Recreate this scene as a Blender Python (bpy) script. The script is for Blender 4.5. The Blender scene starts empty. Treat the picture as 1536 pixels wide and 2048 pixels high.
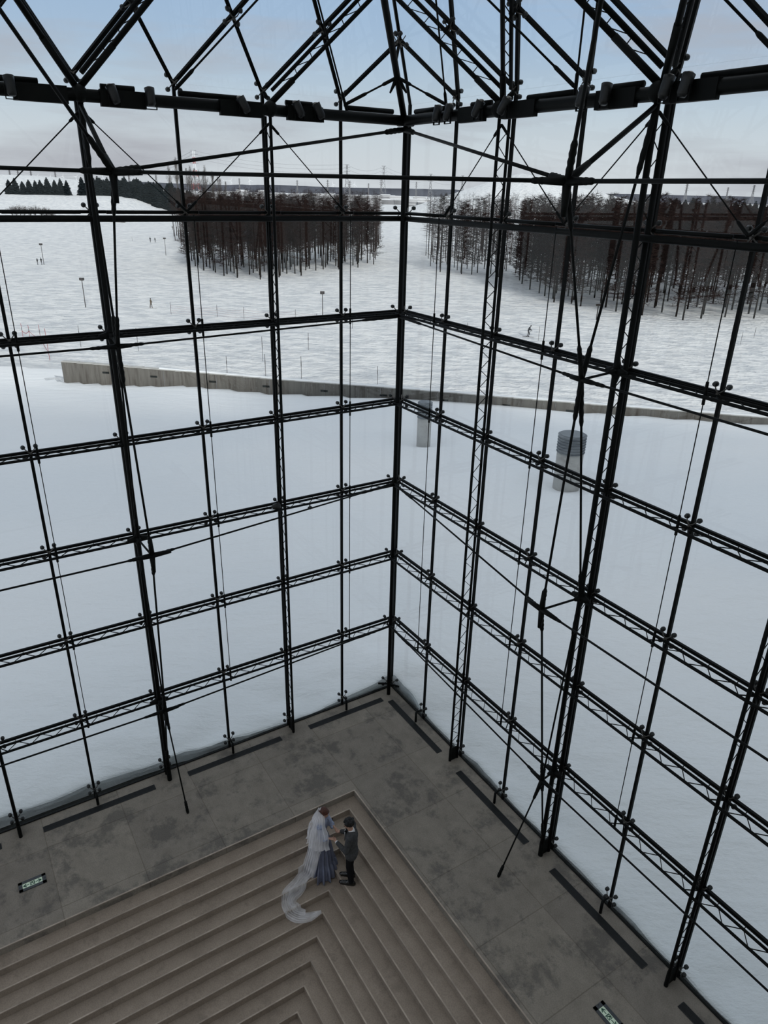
import bpy, bmesh, math, random
from mathutils import Vector, Matrix, noise

# ------------------------------------------------------------------ camera, sky, sun, exposure
SC = bpy.context.scene
COL = SC.collection
V = Vector
PITCH, ROLL, FPX, EYE = 0.42294, 0.024073, 1437.2, 12.765

cam_d = bpy.data.cameras.new('camera')
cam = bpy.data.objects.new('camera', cam_d)
COL.objects.link(cam)
fw = V((0, math.cos(PITCH), -math.sin(PITCH)))
up = V((0, math.sin(PITCH), math.cos(PITCH)))
rt = V((1, 0, 0))
cr = rt * math.cos(ROLL) + up * math.sin(ROLL)
cu = -rt * math.sin(ROLL) + up * math.cos(ROLL)
m = Matrix((cr, cu, -fw)).transposed().to_4x4()
m.translation = V((0, 0, EYE))
cam.matrix_world = m
cam_d.sensor_fit = 'HORIZONTAL'
cam_d.sensor_width = 36.0
cam_d.lens = FPX / 1536 * 36.0
cam_d.clip_start = 0.05
cam_d.clip_end = 20000
SC.camera = cam

SC.view_settings.view_transform = 'Standard'
SC.view_settings.look = 'None'
SC.view_settings.gamma = 1
SC.view_settings.use_curve_mapping = False
SC.view_settings.exposure = 0.0

world = bpy.data.worlds.new('winter_sky')
SC.world = world
world.use_nodes = True
wn, wl = world.node_tree.nodes, world.node_tree.links
wn.clear()
w_out = wn.new('ShaderNodeOutputWorld')
w_bg = wn.new('ShaderNodeBackground')
w_tc = wn.new('ShaderNodeTexCoord')
w_sep = wn.new('ShaderNodeSeparateXYZ')
w_ramp = wn.new('ShaderNodeValToRGB')
w_ramp.color_ramp.interpolation = 'B_SPLINE'
w_map = wn.new('ShaderNodeMapping')
w_map.inputs['Scale'].default_value = (1.6, 1.6, 11.0)
w_noise = wn.new('ShaderNodeTexNoise')
w_noise.inputs['Scale'].default_value = 1.7
w_noise.inputs['Detail'].default_value = 7
w_noise.inputs['Roughness'].default_value = 0.55
w_cr = wn.new('ShaderNodeValToRGB')
w_cr.color_ramp.elements[0].position = 0.47
w_cr.color_ramp.elements[1].position = 0.72
w_mix = wn.new('ShaderNodeMixRGB')
w_mix.inputs['Color2'].default_value = (0.50, 0.50, 0.55, 1)
els = w_ramp.color_ramp.elements
SKY = [(0.0, (0.74, 0.76, 0.80)), (0.035, (0.72, 0.75, 0.79)), (0.09, (0.62, 0.71, 0.79)),
       (0.16, (0.42, 0.57, 0.78)), (0.24, (0.40, 0.54, 0.76)), (0.42, (0.52, 0.59, 0.69)), (0.65, (0.72, 0.76, 0.82)), (1.0, (0.76, 0.80, 0.85))]
els[0].position, els[0].color = SKY[0][0], (*SKY[0][1], 1)
els[1].position, els[1].color = SKY[-1][0], (*SKY[-1][1], 1)
for p_, c_ in SKY[1:-1]:
    e_ = els.new(p_)
    e_.color = (*c_, 1)
wl.new(w_tc.outputs['Generated'], w_sep.inputs[0])
wl.new(w_sep.outputs['Z'], w_ramp.inputs[0])
wl.new(w_tc.outputs['Generated'], w_map.inputs[0])
wl.new(w_map.outputs[0], w_noise.inputs['Vector'])
wl.new(w_noise.outputs['Fac'], w_cr.inputs[0])
wl.new(w_cr.outputs[0], w_mix.inputs['Fac'])
wl.new(w_ramp.outputs[0], w_mix.inputs['Color1'])
wl.new(w_mix.outputs[0], w_bg.inputs['Color'])
w_bg.inputs['Strength'].default_value = 1.0
wl.new(w_bg.outputs[0], w_out.inputs[0])

sun_d = bpy.data.lights.new('hazy_sun', 'SUN')
sun_d.energy = 3.0
sun_d.angle = math.radians(7)
sun_d.color = (1.0, 0.95, 0.88)
sun = bpy.data.objects.new('hazy_sun', sun_d)
COL.objects.link(sun)
sun.rotation_euler = V((-0.32, 0.85, -0.46)).to_track_quat('-Z', 'Y').to_euler()

# ------------------------------------------------------------------ materials
def new_mat(name):
    mt = bpy.data.materials.new(name)
    mt.use_nodes = True
    nt = mt.node_tree
    nt.nodes.clear()
    out = nt.nodes.new('ShaderNodeOutputMaterial')
    return mt, nt, nt.nodes, nt.links, out

def simple(name, col, rough=0.6, metal=0.0, var=0.12, scale=6.0, bump=0.0, spec=0.4, emit=None):
    mt, nt, N, L_, out = new_mat(name)
    b = N.new('ShaderNodeBsdfPrincipled')
    b.inputs['Roughness'].default_value = rough
    b.inputs['Metallic'].default_value = metal
    b.inputs['Specular IOR Level'].default_value = spec
    tc = N.new('ShaderNodeTexCoord')
    no = N.new('ShaderNodeTexNoise')
    no.inputs['Scale'].default_value = scale
    no.inputs['Detail'].default_value = 4
    L_.new(tc.outputs['Object'], no.inputs['Vector'])
    r = N.new('ShaderNodeValToRGB')
    r.color_ramp.elements[0].position = 0.3
    r.color_ramp.elements[1].position = 0.7
    r.color_ramp.elements[0].color = (*[c * (1 - var) for c in col], 1)
    r.color_ramp.elements[1].color = (*[min(1, c * (1 + var)) for c in col], 1)
    L_.new(no.outputs['Fac'], r.inputs[0])
    L_.new(r.outputs[0], b.inputs['Base Color'])
    if bump:
        bp = N.new('ShaderNodeBump')
        bp.inputs['Strength'].default_value = bump
        bp.inputs['Distance'].default_value = 0.02
        L_.new(no.outputs['Fac'], bp.inputs['Height'])
        L_.new(bp.outputs[0], b.inputs['Normal'])
    if emit:
        b.inputs['Emission Color'].default_value = (*emit[0], 1)
        b.inputs['Emission Strength'].default_value = emit[1]
    L_.new(b.outputs[0], out.inputs[0])
    return mt

M = {}
M['steel'] = simple('dark_painted_steel', (0.0035, 0.0042, 0.0038), 0.55, 0.0, 0.15, 8, spec=0.10)
M['bracket'] = simple('cast_bracket', (0.10, 0.095, 0.085), 0.4, 0.6, 0.2, 20)
M['disc'] = simple('clamp_disc_metal', (0.035, 0.037, 0.037), 0.35, 0.5, 0.3, 30)
M['lamp'] = simple('spotlight_housing', (0.012, 0.013, 0.013), 0.4, 0.2, 0.2, 12)
M['lens'] = simple('spotlight_lens', (0.22, 0.21, 0.19), 0.15, 0.3, 0.3, 25)
M['grate'] = simple('floor_grate_metal', (0.016, 0.017, 0.018), 0.5, 0.3, 0.2, 12)
M['gutter'] = simple('black_gutter', (0.006, 0.008, 0.007), 0.7)
M['bark'] = simple('larch_bark', (0.018, 0.014, 0.012), 0.9, 0, 0.3, 3, spec=0.1)
M['twig'] = simple('larch_twigs', (0.028, 0.018, 0.016), 0.9, 0, 0.3, 1.5, spec=0.05)
M['needles'] = simple('dark_needles', (0.012, 0.017, 0.020), 0.9, 0, 0.4, 1.0, spec=0.05)
M['greytree'] = simple('bare_grey_crowns', (0.10, 0.09, 0.085), 0.9, 0, 0.3, 1.0, spec=0.05)
M['farwood'] = simple('far_woodland', (0.085, 0.090, 0.11), 1.0, 0, 0.25, 0.02, spec=0)
M['pylon'] = simple('pylon_steel', (0.17, 0.17, 0.18), 0.7, 0, 0.1, 0.2)
M['red'] = simple('red_paint', (0.42, 0.07, 0.06), 0.7, 0, 0.1, 0.2)
M['white'] = simple('white_paint', (0.75, 0.76, 0.78), 0.6, 0, 0.05, 0.2)
M['bldg'] = simple('pale_building', (0.42, 0.42, 0.43), 0.8, 0, 0.2, 0.05)
M['bldg_dark'] = simple('grey_building', (0.2, 0.2, 0.21), 0.8, 0, 0.3, 0.05)
M['suit'] = simple('charcoal_suit', (0.050, 0.051, 0.052), 0.85, 0, 0.25, 25, 0.1, 0.2)
M['trouser'] = simple('black_trousers', (0.006, 0.006, 0.007), 0.9, 0, 0.2, 20, 0.1, 0.15)
M['shoe'] = simple('polished_black_shoe', (0.004, 0.004, 0.004), 0.18, 0, 0.1, 20, spec=0.6)
M['shirt'] = simple('white_shirt', (0.72, 0.72, 0.72), 0.7, 0, 0.03, 20)
M['skin'] = simple('skin', (0.42, 0.25, 0.18), 0.55, 0, 0.06, 12)
M['hair_b'] = simple('auburn_hair', (0.060, 0.018, 0.009), 0.5, 0, 0.5, 40, 0.3)
M['hair_k'] = simple('black_hair', (0.004, 0.004, 0.004), 0.6, 0, 0.4, 30, 0.4)
M['dress'] = simple('slate_blue_satin', (0.130, 0.143, 0.200), 0.34, 0.0, 0.1, 6, 0.1, 0.5)
M['sleeve'] = simple('pale_blue_organza', (0.27, 0.31, 0.42), 0.6, 0, 0.25, 30, 0.3)
M['ventcap'] = simple('blue_grey_louvres', (0.19, 0.205, 0.22), 0.5, 0.3, 0.1, 4)
M['coat'] = simple('dark_winter_coat', (0.02, 0.02, 0.024), 0.9)
M['coat2'] = simple('brown_winter_coat', (0.10, 0.075, 0.05), 0.9)
M['pole'] = simple('thin_marker_pole', (0.05, 0.045, 0.045), 0.7)
M['polered'] = simple('red_marker_pole', (0.30, 0.03, 0.04), 0.7)
M['net'] = simple('net_cord', (0.30, 0.12, 0.13), 0.8)
M['plate_green'] = simple('sign_green_ink', (0.012, 0.07, 0.045), 0.6)
M['plate_white'] = simple('exit_sign_face', (0.50, 0.60, 0.48), 0.4, emit=((0.55, 0.68, 0.52), 0.12))
M['signframe'] = simple('exit_sign_frame', (0.045, 0.05, 0.055), 0.5)
M['inner'] = simple('inner_concrete', (0.78, 0.77, 0.73), 0.8, 0, 0.15, 1.0)

# snow: big drifts, trampled small-scale relief, long ski tracks
def snow_mat(name, trampled):
    mt, nt, N, L_, out = new_mat(name)
    b = N.new('ShaderNodeBsdfPrincipled')
    b.inputs['Roughness'].default_value = 0.75
    b.inputs['Specular IOR Level'].default_value = 0.15
    tc = N.new('ShaderNodeTexCoord')
    mp = N.new('ShaderNodeMapping')
    mp.inputs['Scale'].default_value = (0.50, 1.0, 1.0)
    L_.new(tc.outputs['Object'], mp.inputs[0])
    n1 = N.new('ShaderNodeTexNoise')
    n1.inputs['Scale'].default_value = 0.75 if trampled else 0.8
    n1.inputs['Detail'].default_value = 8
    n1.inputs['Roughness'].default_value = 0.62
    L_.new(mp.outputs[0], n1.inputs['Vector'])
    n2 = N.new('ShaderNodeTexNoise')
    n2.inputs['Scale'].default_value = 0.05
    n2.inputs['Detail'].default_value = 3
    L_.new(tc.outputs['Object'], n2.inputs['Vector'])
    n3 = N.new('ShaderNodeTexVoronoi')
    n3.inputs['Scale'].default_value = 1.6 if trampled else 3.0
    L_.new(tc.outputs['Object'], n3.inputs['Vector'])
    r = N.new('ShaderNodeValToRGB')
    r.color_ramp.elements[0].position = 0.35
    r.color_ramp.elements[0].position = 0.40
    r.color_ramp.elements[0].color = (0.66, 0.68, 0.71, 1) if trampled else (0.84, 0.86, 0.88, 1)  # trampled field: shading of the relief is painted into the colour
    r.color_ramp.elements[1].position = 0.58 if trampled else 0.65
    r.color_ramp.elements[1].color = (0.92, 0.92, 0.92, 1)
    L_.new((n1 if trampled else n2).outputs['Fac'], r.inputs[0])
    L_.new(r.outputs[0], b.inputs['Base Color'])
    b1 = N.new('ShaderNodeBump')
    b1.inputs['Strength'].default_value = 1.0 if trampled else 0.7
    b1.inputs['Distance'].default_value = 1.1 if trampled else 0.3
    L_.new(n1.outputs['Fac'], b1.inputs['Height'])
    b2 = N.new('ShaderNodeBump')
    b2.inputs['Strength'].default_value = 0.5 if trampled else 0.18
    b2.inputs['Distance'].default_value = 0.3 if trampled else 0.04
    L_.new(n3.outputs['Distance'], b2.inputs['Height'])
    L_.new(b1.outputs[0], b2.inputs['Normal'])
    L_.new(b2.outputs[0], b.inputs['Normal'])
    L_.new(b.outputs[0], out.inputs[0])
    return mt
M['snow'] = snow_mat('drifted_snow', False)
M['snow_field'] = snow_mat('trampled_snow', True)

def concrete_mat(name, ca, cb, stain, scale, slab=None, boards=None, stain_lo=0.52):
    mt, nt, N, L_, out = new_mat(name)
    b = N.new('ShaderNodeBsdfPrincipled')
    b.inputs['Roughness'].default_value = 0.7
    b.inputs['Specular IOR Level'].default_value = 0.25
    tc = N.new('ShaderNodeTexCoord')
    mp = N.new('ShaderNodeMapping')
    mp.inputs['Rotation'].default_value = (0, 0, math.radians(57.45))
    if name.startswith('board'):
        mp.inputs['Scale'].default_value = (2.2, 2.2, 0.22)   # vertical board marks and run-off streaks
    L_.new(tc.outputs['Object'], mp.inputs[0])
    n1 = N.new('ShaderNodeTexNoise')
    n1.inputs['Scale'].default_value = scale
    n1.inputs['Detail'].default_value = 9
    n1.inputs['Roughness'].default_value = 0.65
    L_.new(mp.outputs[0], n1.inputs['Vector'])
    r = N.new('ShaderNodeValToRGB')
    r.color_ramp.elements[0].position = 0.3
    r.color_ramp.elements[0].color = (*ca, 1)
    r.color_ramp.elements[1].position = 0.7
    r.color_ramp.elements[1].color = (*cb, 1)
    L_.new(n1.outputs['Fac'], r.inputs[0])
    cur = r.outputs[0]
    n2 = N.new('ShaderNodeTexNoise')
    n2.inputs['Scale'].default_value = 1.15 if slab else 1.5
    n2.inputs['Detail'].default_value = 10
    n2.inputs['Roughness'].default_value = 0.72
    n2.inputs['Distortion'].default_value = 0.1
    L_.new(mp.outputs[0], n2.inputs['Vector'])
    r2 = N.new('ShaderNodeValToRGB')
    r2.color_ramp.elements[0].position = stain_lo
    r2.color_ramp.elements[0].color = (0, 0, 0, 1)
    r2.color_ramp.elements[1].position = stain_lo + 0.09
    r2.color_ramp.elements[1].color = (0.72, 0.72, 0.72, 1)
    L_.new(n2.outputs['Fac'], r2.inputs[0])
    mx = N.new('ShaderNodeMixRGB')
    mx.inputs['Color2'].default_value = (*stain, 1)
    L_.new(r2.outputs[0], mx.inputs['Fac'])
    L_.new(cur, mx.inputs['Color1'])
    cur = mx.outputs[0]
    # fine dark speckle
    n4 = N.new('ShaderNodeTexNoise')
    n4.inputs['Scale'].default_value = 45
    n4.inputs['Detail'].default_value = 2
    L_.new(mp.outputs[0], n4.inputs['Vector'])
    r4 = N.new('ShaderNodeValToRGB')
    r4.color_ramp.elements[0].position = 0.35
    r4.color_ramp.elements[0].color = (0.72, 0.72, 0.72, 1)
    r4.color_ramp.elements[1].position = 0.6
    r4.color_ramp.elements[1].color = (1, 1, 1, 1)
    L_.new(n4.outputs['Fac'], r4.inputs[0])
    mm = N.new('ShaderNodeMixRGB')
    mm.blend_type = 'MULTIPLY'
    mm.inputs['Fac'].default_value = 0.6
    L_.new(cur, mm.inputs['Color1'])
    L_.new(r4.outputs[0], mm.inputs['Color2'])
    cur = mm.outputs[0]
    if slab:
        br = N.new('ShaderNodeTexBrick')
        br.inputs['Scale'].default_value = 1.0
        br.inputs['Brick Width'].default_value = slab[0]
        br.inputs['Row Height'].default_value = slab[1]
        br.inputs['Mortar Size'].default_value = 0.012
        br.inputs['Mortar Smooth'].default_value = 0.4
        br.offset = 0.0
        br.inputs['Color1'].default_value = (1, 1, 1, 1)
        br.inputs['Color2'].default_value = (0.80, 0.80, 0.82, 1)
        br.inputs['Mortar'].default_value = (0.62, 0.60, 0.58, 1)
        L_.new(mp.outputs[0], br.inputs['Vector'])
        m2 = N.new('ShaderNodeMixRGB')
        m2.blend_type = 'MULTIPLY'
        m2.inputs['Fac'].default_value = 0.8
        L_.new(cur, m2.inputs['Color1'])
        L_.new(br.outputs['Color'], m2.inputs['Color2'])
        cur = m2.outputs[0]
    L_.new(cur, b.inputs['Base Color'])
    bp = N.new('ShaderNodeBump')
    bp.inputs['Strength'].default_value = 0.25
    bp.inputs['Distance'].default_value = 0.01
    L_.new(n1.outputs['Fac'], bp.inputs['Height'])
    L_.new(bp.outputs[0], b.inputs['Normal'])
    L_.new(b.outputs[0], out.inputs[0])
    return mt
M['floor'] = concrete_mat('stained_floor_concrete', (0.210, 0.184, 0.150), (0.285, 0.252, 0.208), (0.110, 0.100, 0.088), 3.0, slab=(1.6, 1.6), stain_lo=0.505)
M['step'] = concrete_mat('brown_step_stone', (0.255, 0.208, 0.165), (0.325, 0.268, 0.215), (0.215, 0.175, 0.140), 2.2, stain_lo=0.56)
M['nosing'] = simple('worn_nosing', (0.36, 0.30, 0.245), 0.7, 0, 0.3, 3)
M['wall'] = concrete_mat('board_marked_concrete', (0.115, 0.106, 0.093), (0.19, 0.178, 0.160), (0.075, 0.062, 0.052), 0.9)
M['vent'] = concrete_mat('vent_concrete', (0.42, 0.41, 0.39), (0.56, 0.55, 0.52), (0.40, 0.385, 0.36), 1.2)

def glass_mat():
    mt, nt, N, L_, out = new_mat('clear_glazing')
    t = N.new('ShaderNodeBsdfTransparent')
    t.inputs[0].default_value = (0.935, 0.955, 0.955, 1)
    g = N.new('ShaderNodeBsdfGlossy')
    g.inputs['Roughness'].default_value = 0.0
    g.inputs['Color'].default_value = (0.50, 0.54, 0.54, 1)
    # Schlick reflectance of one glass surface, the same from either side
    ge = N.new('ShaderNodeNewGeometry')
    dt = N.new('ShaderNodeVectorMath'); dt.operation = 'DOT_PRODUCT'
    L_.new(ge.outputs['Incoming'], dt.inputs[0])
    L_.new(ge.outputs['Normal'], dt.inputs[1])
    def mth(op, *v):
        n = N.new('ShaderNodeMath'); n.operation = op
        for k, x in enumerate(v):
            if isinstance(x, (int, float)): n.inputs[k].default_value = x
            else: L_.new(x, n.inputs[k])
        return n.outputs[0]
    c1 = mth('SUBTRACT', 1.0, mth('ABSOLUTE', dt.outputs['Value']))
    fr = mth('ADD', 0.035, mth('MULTIPLY', 0.965, mth('POWER', c1, 5.0)))
    mx = N.new('ShaderNodeMixShader')
    L_.new(fr, mx.inputs[0])
    L_.new(t.outputs[0], mx.inputs[1])
    L_.new(g.outputs[0], mx.inputs[2])
    L_.new(mx.outputs[0], out.inputs[0])
    return mt
M['glass'] = glass_mat()

def veil_mat():
    mt, nt, N, L_, out = new_mat('white_tulle')
    t = N.new('ShaderNodeBsdfTransparent')
    d = N.new('ShaderNodeBsdfDiffuse')
    d.inputs['Color'].default_value = (0.93, 0.92, 0.93, 1)
    tr = N.new('ShaderNodeBsdfTranslucent')
    tr.inputs['Color'].default_value = (0.93, 0.92, 0.93, 1)
    a = N.new('ShaderNodeAddShader')
    md = N.new('ShaderNodeMixShader')
    md.inputs[0].default_value = 0.35
    L_.new(d.outputs[0], md.inputs[1])
    L_.new(tr.outputs[0], md.inputs[2])
    tc = N.new('ShaderNodeTexCoord')
    n = N.new('ShaderNodeTexNoise')
    n.inputs['Scale'].default_value = 4
    n.inputs['Detail'].default_value = 1
    L_.new(tc.outputs['Object'], n.inputs['Vector'])
    mr = N.new('ShaderNodeMapRange')
    mr.inputs['From Min'].default_value = 0.3
    mr.inputs['From Max'].default_value = 0.7
    mr.inputs['To Min'].default_value = 0.34
    mr.inputs['To Max'].default_value = 0.66
    L_.new(n.outputs['Fac'], mr.inputs[0])
    mx = N.new('ShaderNodeMixShader')
    L_.new(mr.outputs[0], mx.inputs[0])
    L_.new(t.outputs[0], mx.inputs[1])
    L_.new(md.outputs[0], mx.inputs[2])
    L_.new(mx.outputs[0], out.inputs[0])
    return mt
M['veil'] = veil_mat()

# ------------------------------------------------------------------ mesh helpers
class MB:
    def __init__(s):
        s.v, s.f = [], []
    def ring(s, c, x, y, r, n, rx=None, ph=0.0):
        i0 = len(s.v)
        ry = r if rx is None else rx
        for k in range(n):
            a = 2 * math.pi * (k + ph) / n
            s.v.append(tuple(c + x * (math.cos(a) * r) + y * (math.sin(a) * ry)))
        return i0
    def tube(s, a, b, r, r2=None, n=8, cap=True, ph=0.5):
        a, b = V(a), V(b)
        d = (b - a)
        if d.length < 1e-6:
            return s
        d.normalize()
        h = V((0, 0, 1)) if abs(d.z) < 0.9 else V((1, 0, 0))
        x = d.cross(h).normalized()
        y = d.cross(x).normalized()
        i = s.ring(a, x, y, r, n, ph=ph)
        j = s.ring(b, x, y, r if r2 is None else r2, n, ph=ph)
        for k in range(n):
            k2 = (k + 1) % n
            s.f.append((i + k, i + k2, j + k2, j + k))
        if cap:
            s.f.append(tuple(i + k for k in reversed(range(n))))
            s.f.append(tuple(j + k for k in range(n)))
        return s
    def path(s, pts, rs, n=8, flat=None):
        # swept tube through points; flat=(sx, sy) squashes the section
        pts = [V(p) for p in pts]
        if not hasattr(rs, '__len__'):
            rs = [rs] * len(pts)
        prev = None
        px = None
        for q, p in enumerate(pts):
            d = (pts[min(q + 1, len(pts) - 1)] - pts[max(q - 1, 0)]).normalized()
            if px is None:
                h = V((0, 0, 1)) if abs(d.z) < 0.9 else V((1, 0, 0))
                px = d.cross(h).normalized()
            px = (px - d * px.dot(d)).normalized()
            y = d.cross(px).normalized()
            r = rs[q]
            i = s.ring(p, px, y, r if not flat else r * flat[0], n, rx=None if not flat else r * flat[1])
            if prev is not None:
                for k in range(n):
                    k2 = (k + 1) % n
                    s.f.append((prev + k, prev + k2, i + k2, i + k))
            else:
                s.f.append(tuple(i + k for k in reversed(range(n))))
            prev = i
        s.f.append(tuple(prev + k for k in range(n)))
        return s
    def box(s, c, x, y, z, sx, sy, sz):
        # box centred on c with axes x, y, z and full sizes
        c, x, y, z = V(c), V(x).normalized(), V(y).normalized(), V(z).normalized()
        i = len(s.v)
        for a in (-.5, .5):
            for b in (-.5, .5):
                for d in (-.5, .5):
                    s.v.append(tuple(c + x * (a * sx) + y * (b * sy) + z * (d * sz)))
        for q in ((0, 1, 3, 2), (4, 6, 7, 5), (0, 4, 5, 1), (2, 3, 7, 6), (0, 2, 6, 4), (1, 5, 7, 3)):
            s.f.append(tuple(i + k for k in q))
        return s
    def bar(s, a, b, w, d, side):
        # rectangular bar from a to b, w across 'side', d in the other direction
        a, b = V(a), V(b)
        z = (b - a)
        L_ = z.length
        z.normalize()
        x = (V(side) - z * V(side).dot(z)).normalized()
        y = z.cross(x)
        return s.box((a + b) / 2, x, y, z, w, d, L_)
    def prism(s, poly, z0, z1):
        n = len(poly)
        i = len(s.v)
        for z in (z0, z1):
            for p in poly:
                s.v.append((p[0], p[1], z))
        s.f.append(tuple(i + k for k in reversed(range(n))))
        s.f.append(tuple(i + n + k for k in range(n)))
        for k in range(n):
            k2 = (k + 1) % n
            s.f.append((i + k, i + k2, i + n + k2, i + n + k))
        return s
    def quad(s, *p):
        i = len(s.v)
        s.v += [tuple(q) for q in p]
        s.f.append(tuple(range(i, i + len(p))))
        return s
    def ellipsoid(s, c, rx, ry, rz, X=V((1, 0, 0)), Y=V((0, 1, 0)), Z=V((0, 0, 1)), n=14, mrows=9):
        c = V(c)
        rows = []
        for q in range(1, mrows):
            t = math.pi * q / mrows
            i = len(s.v)
            for k in range(n):
                a = 2 * math.pi * k / n
                s.v.append(tuple(c + X * (rx * math.sin(t) * math.cos(a)) + Y * (ry * math.sin(t) * math.sin(a)) + Z * (rz * math.cos(t))))
            rows.append(i)
        top = len(s.v); s.v.append(tuple(c + Z * rz))
        bot = len(s.v); s.v.append(tuple(c - Z * rz))
        for k in range(n):
            k2 = (k + 1) % n
            s.f.append((top, rows[0] + k, rows[0] + k2))
            s.f.append((bot, rows[-1] + k2, rows[-1] + k))
            for q in range(len(rows) - 1):
                s.f.append((rows[q] + k, rows[q + 1] + k, rows[q + 1] + k2, rows[q] + k2))
        return s
    def mesh(s, name, mat, smooth=False):
        me = bpy.data.meshes.new(name)
        me.from_pydata(s.v, [], s.f)
        me.update()
        if smooth:
            me.polygons.foreach_set('use_smooth', [True] * len(me.polygons))
        me.materials.append(mat)
        return me
    def build(s, name, mat, parent=None, smooth=False, at=None):
        # at: world point that becomes the object's origin
        if at is not None:
            o3 = V(at)
            s.v = [tuple(V(p) - o3) for p in s.v]
        return link(name, s.mesh(name, mat, smooth), parent, at)

def link(name, data, parent=None, at=None):
    o = bpy.data.objects.new(name, data)
    COL.objects.link(o)
    if at is not None:
        o.location = V(at)
    if parent is not None:
        o.parent = parent
        w = V(at) if at is not None else V((0, 0, 0))
        o.location = w - origin(parent)
    return o

def origin(o):
    p = V(o.location)
    while o.parent:
        o = o.parent
        p += V(o.location)
    return p

def thing(name, label, cat, at=(0, 0, 0), group=None):
    o = link(name, None, None, at)
    o.empty_display_size = 0.1
    return tag(o, label, cat, group)

def tag(o, label, cat, group=None):
    o['label'] = label
    o['category'] = cat
    if group:
        o['group'] = group
    return o

def struct(o):
    o['kind'] = 'structure'
    return o

def part(mb, name, mat, parent, smooth=False):
    return mb.build(name, mat, parent, smooth, at=origin(parent))

ORD = ['corner', 'first', 'second', 'third', 'fourth', 'fifth', 'sixth', 'seventh', 'eighth', 'ninth']

# ------------------------------------------------------------------ frame of the glass hall
BAY, ROW, Z0 = 1.595, 2.0, 0.30
aL, aR = math.radians(212.45), math.radians(-57.45)
dL = V((math.cos(aL), math.sin(aL), 0))      # along the left glass wall, away from the corner
dR = V((math.cos(aR), math.sin(aR), 0))      # along the right glass wall, away from the corner
UP = V((0, 0, 1))
O3 = V((0.3273, 16.464, 0))
def P(s, i, z, d=0.0):
    if s == 'L':
        return O3 + dL * (BAY * i) + dR * d + UP * z
    return O3 + dR * (BAY * i) + dL * d + UP * z
def along(s): return dL if s == 'L' else dR
def inward(s): return dR if s == 'L' else dL
def LRz(l, r, z=0.0): return O3 + dL * l + dR * r + UP * z
def zrow(k): return Z0 + ROW * k
NB = 9
SIDE = {'L': 'left', 'R': 'right'}
RA = dL * (BAY / 2) + dR * (BAY / 2) + UP * 0.931   # one lattice step up the roof along the hip
def RN(s, i, j, inset=0.0):
    n = roofn(s)
    return P(s, i, zrow(7)) + RA * j + n * inset
def roofn(s):
    n = along(s).cross(RA).normalized()
    if n.z > 0:
        n = -n
    return n

# ------------------------------------------------------------------ ground: snow mound, field, hills
WA = V((-28.43, 62.12, 0)); WB = V((29.18, 53.13, 0))
wdir = (WB - WA).normalized(); wnor = V((-wdir.y, wdir.x, 0))
WALLB = [(-40, -4.2), (0, -3.3), (6, -3.25), (12.3, -2.92), (19.3, -3.12), (28.5, -2.85), (38, -2.89), (45, -2.98), (58, -3.0), (90, -3.1)]
WALLT = [(0, -1.62), (12.3, -1.84), (19.3, -2.01), (28.5, -2.1), (38, -2.27), (45, -2.41), (58, -2.57), (90, -2.8)]
def lerp_tab(t, s):
    if s <= t[0][0]: return t[0][1]
    for (a, va), (b, vb) in zip(t, t[1:]):
        if s <= b:
            return va + (vb - va) * (s - a) / (b - a)
    return t[-1][1]
def sm(t):
    t = max(0.0, min(1.0, t))
    return t * t * (3 - 2 * t)
FIELD = -7.5
def glass_dist(x, y):
    p = V((x, y, 0)) - O3
    l, r = -p.dot(dR), -p.dot(dL)       # outside distance of the left wall plane and of the right one
    if l > 0 and r > 0: return math.hypot(l, r)
    return max(l, r)
def ground_z(x, y):
    p = V((x, y, 0)) - WA
    s, e = p.dot(wdir), p.dot(wnor)
    zw = lerp_tab(WALLB, s)
    g = max(0.0, glass_dist(x, y))
    nz = noise.noise(V((x * 0.09, y * 0.09, 0.3))) * 0.35 + noise.noise(V((x * 0.35, y * 0.35, 7.1))) * 0.10
    if e <= 0:
        f = g / (g - e + 1e-6)
        z = zw * (0.25 * f + 0.75 * f ** 1.6)
        z += nz * min(1, g / 6) * sm(-e / 5)
        if g < 3:
            z += noise.noise(V((x * 1.3, y * 1.3, 2.0))) * 0.10
        # drift heaped in the corner
        dc = math.hypot(x - O3.x, y - O3.y - 0.6)
        z += 0.35 * math.exp(-(dc / 1.6) ** 2)
        if s < -25:
            z = z + (FIELD - z) * sm((-25 - s) / 60)
        for vx, vy in ((2.35, 42.6), (9.25, 34.1)):     # hollows melted round the vent towers
            dv = math.hypot(x - vx, y - vy)
            z += 0.28 * math.exp(-((dv - 2.6) / 1.0) ** 2) - 0.3 * math.exp(-(dv / 1.1) ** 2)
    else:
        w = 3.0 if s > 1 else 3.0 + 22.0 * sm((1 - s) / 4)
        z0 = zw - (0.3 if s > 1 else 0)
        if s < -25:
            z0 = z0 + (FIELD - z0) * sm((-25 - s) / 60)
        z = z0 + (FIELD - z0) * sm(e / w)
        z += nz * 0.5 * sm(e / 10)
    # low white hill with the fir belt, far left
    z += 11.0 * sm((y - 440) / 120) * sm((-150 - x) / 45) * (1 - sm((y - 720) / 200))
    z += 13.0 * sm((y - 575) / 120) * sm((-225 - x) / 100) * (1 - sm((y - 780) / 200))
    # snowed cone hill behind the larch belt
    dx, dy = x - 127, y - 800
    rad = math.hypot(dx / (118 if dx < 0 else 190), dy / 150)
    z += 39.0 * max(0.0, 1 - rad) ** 1.05
    return z

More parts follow.
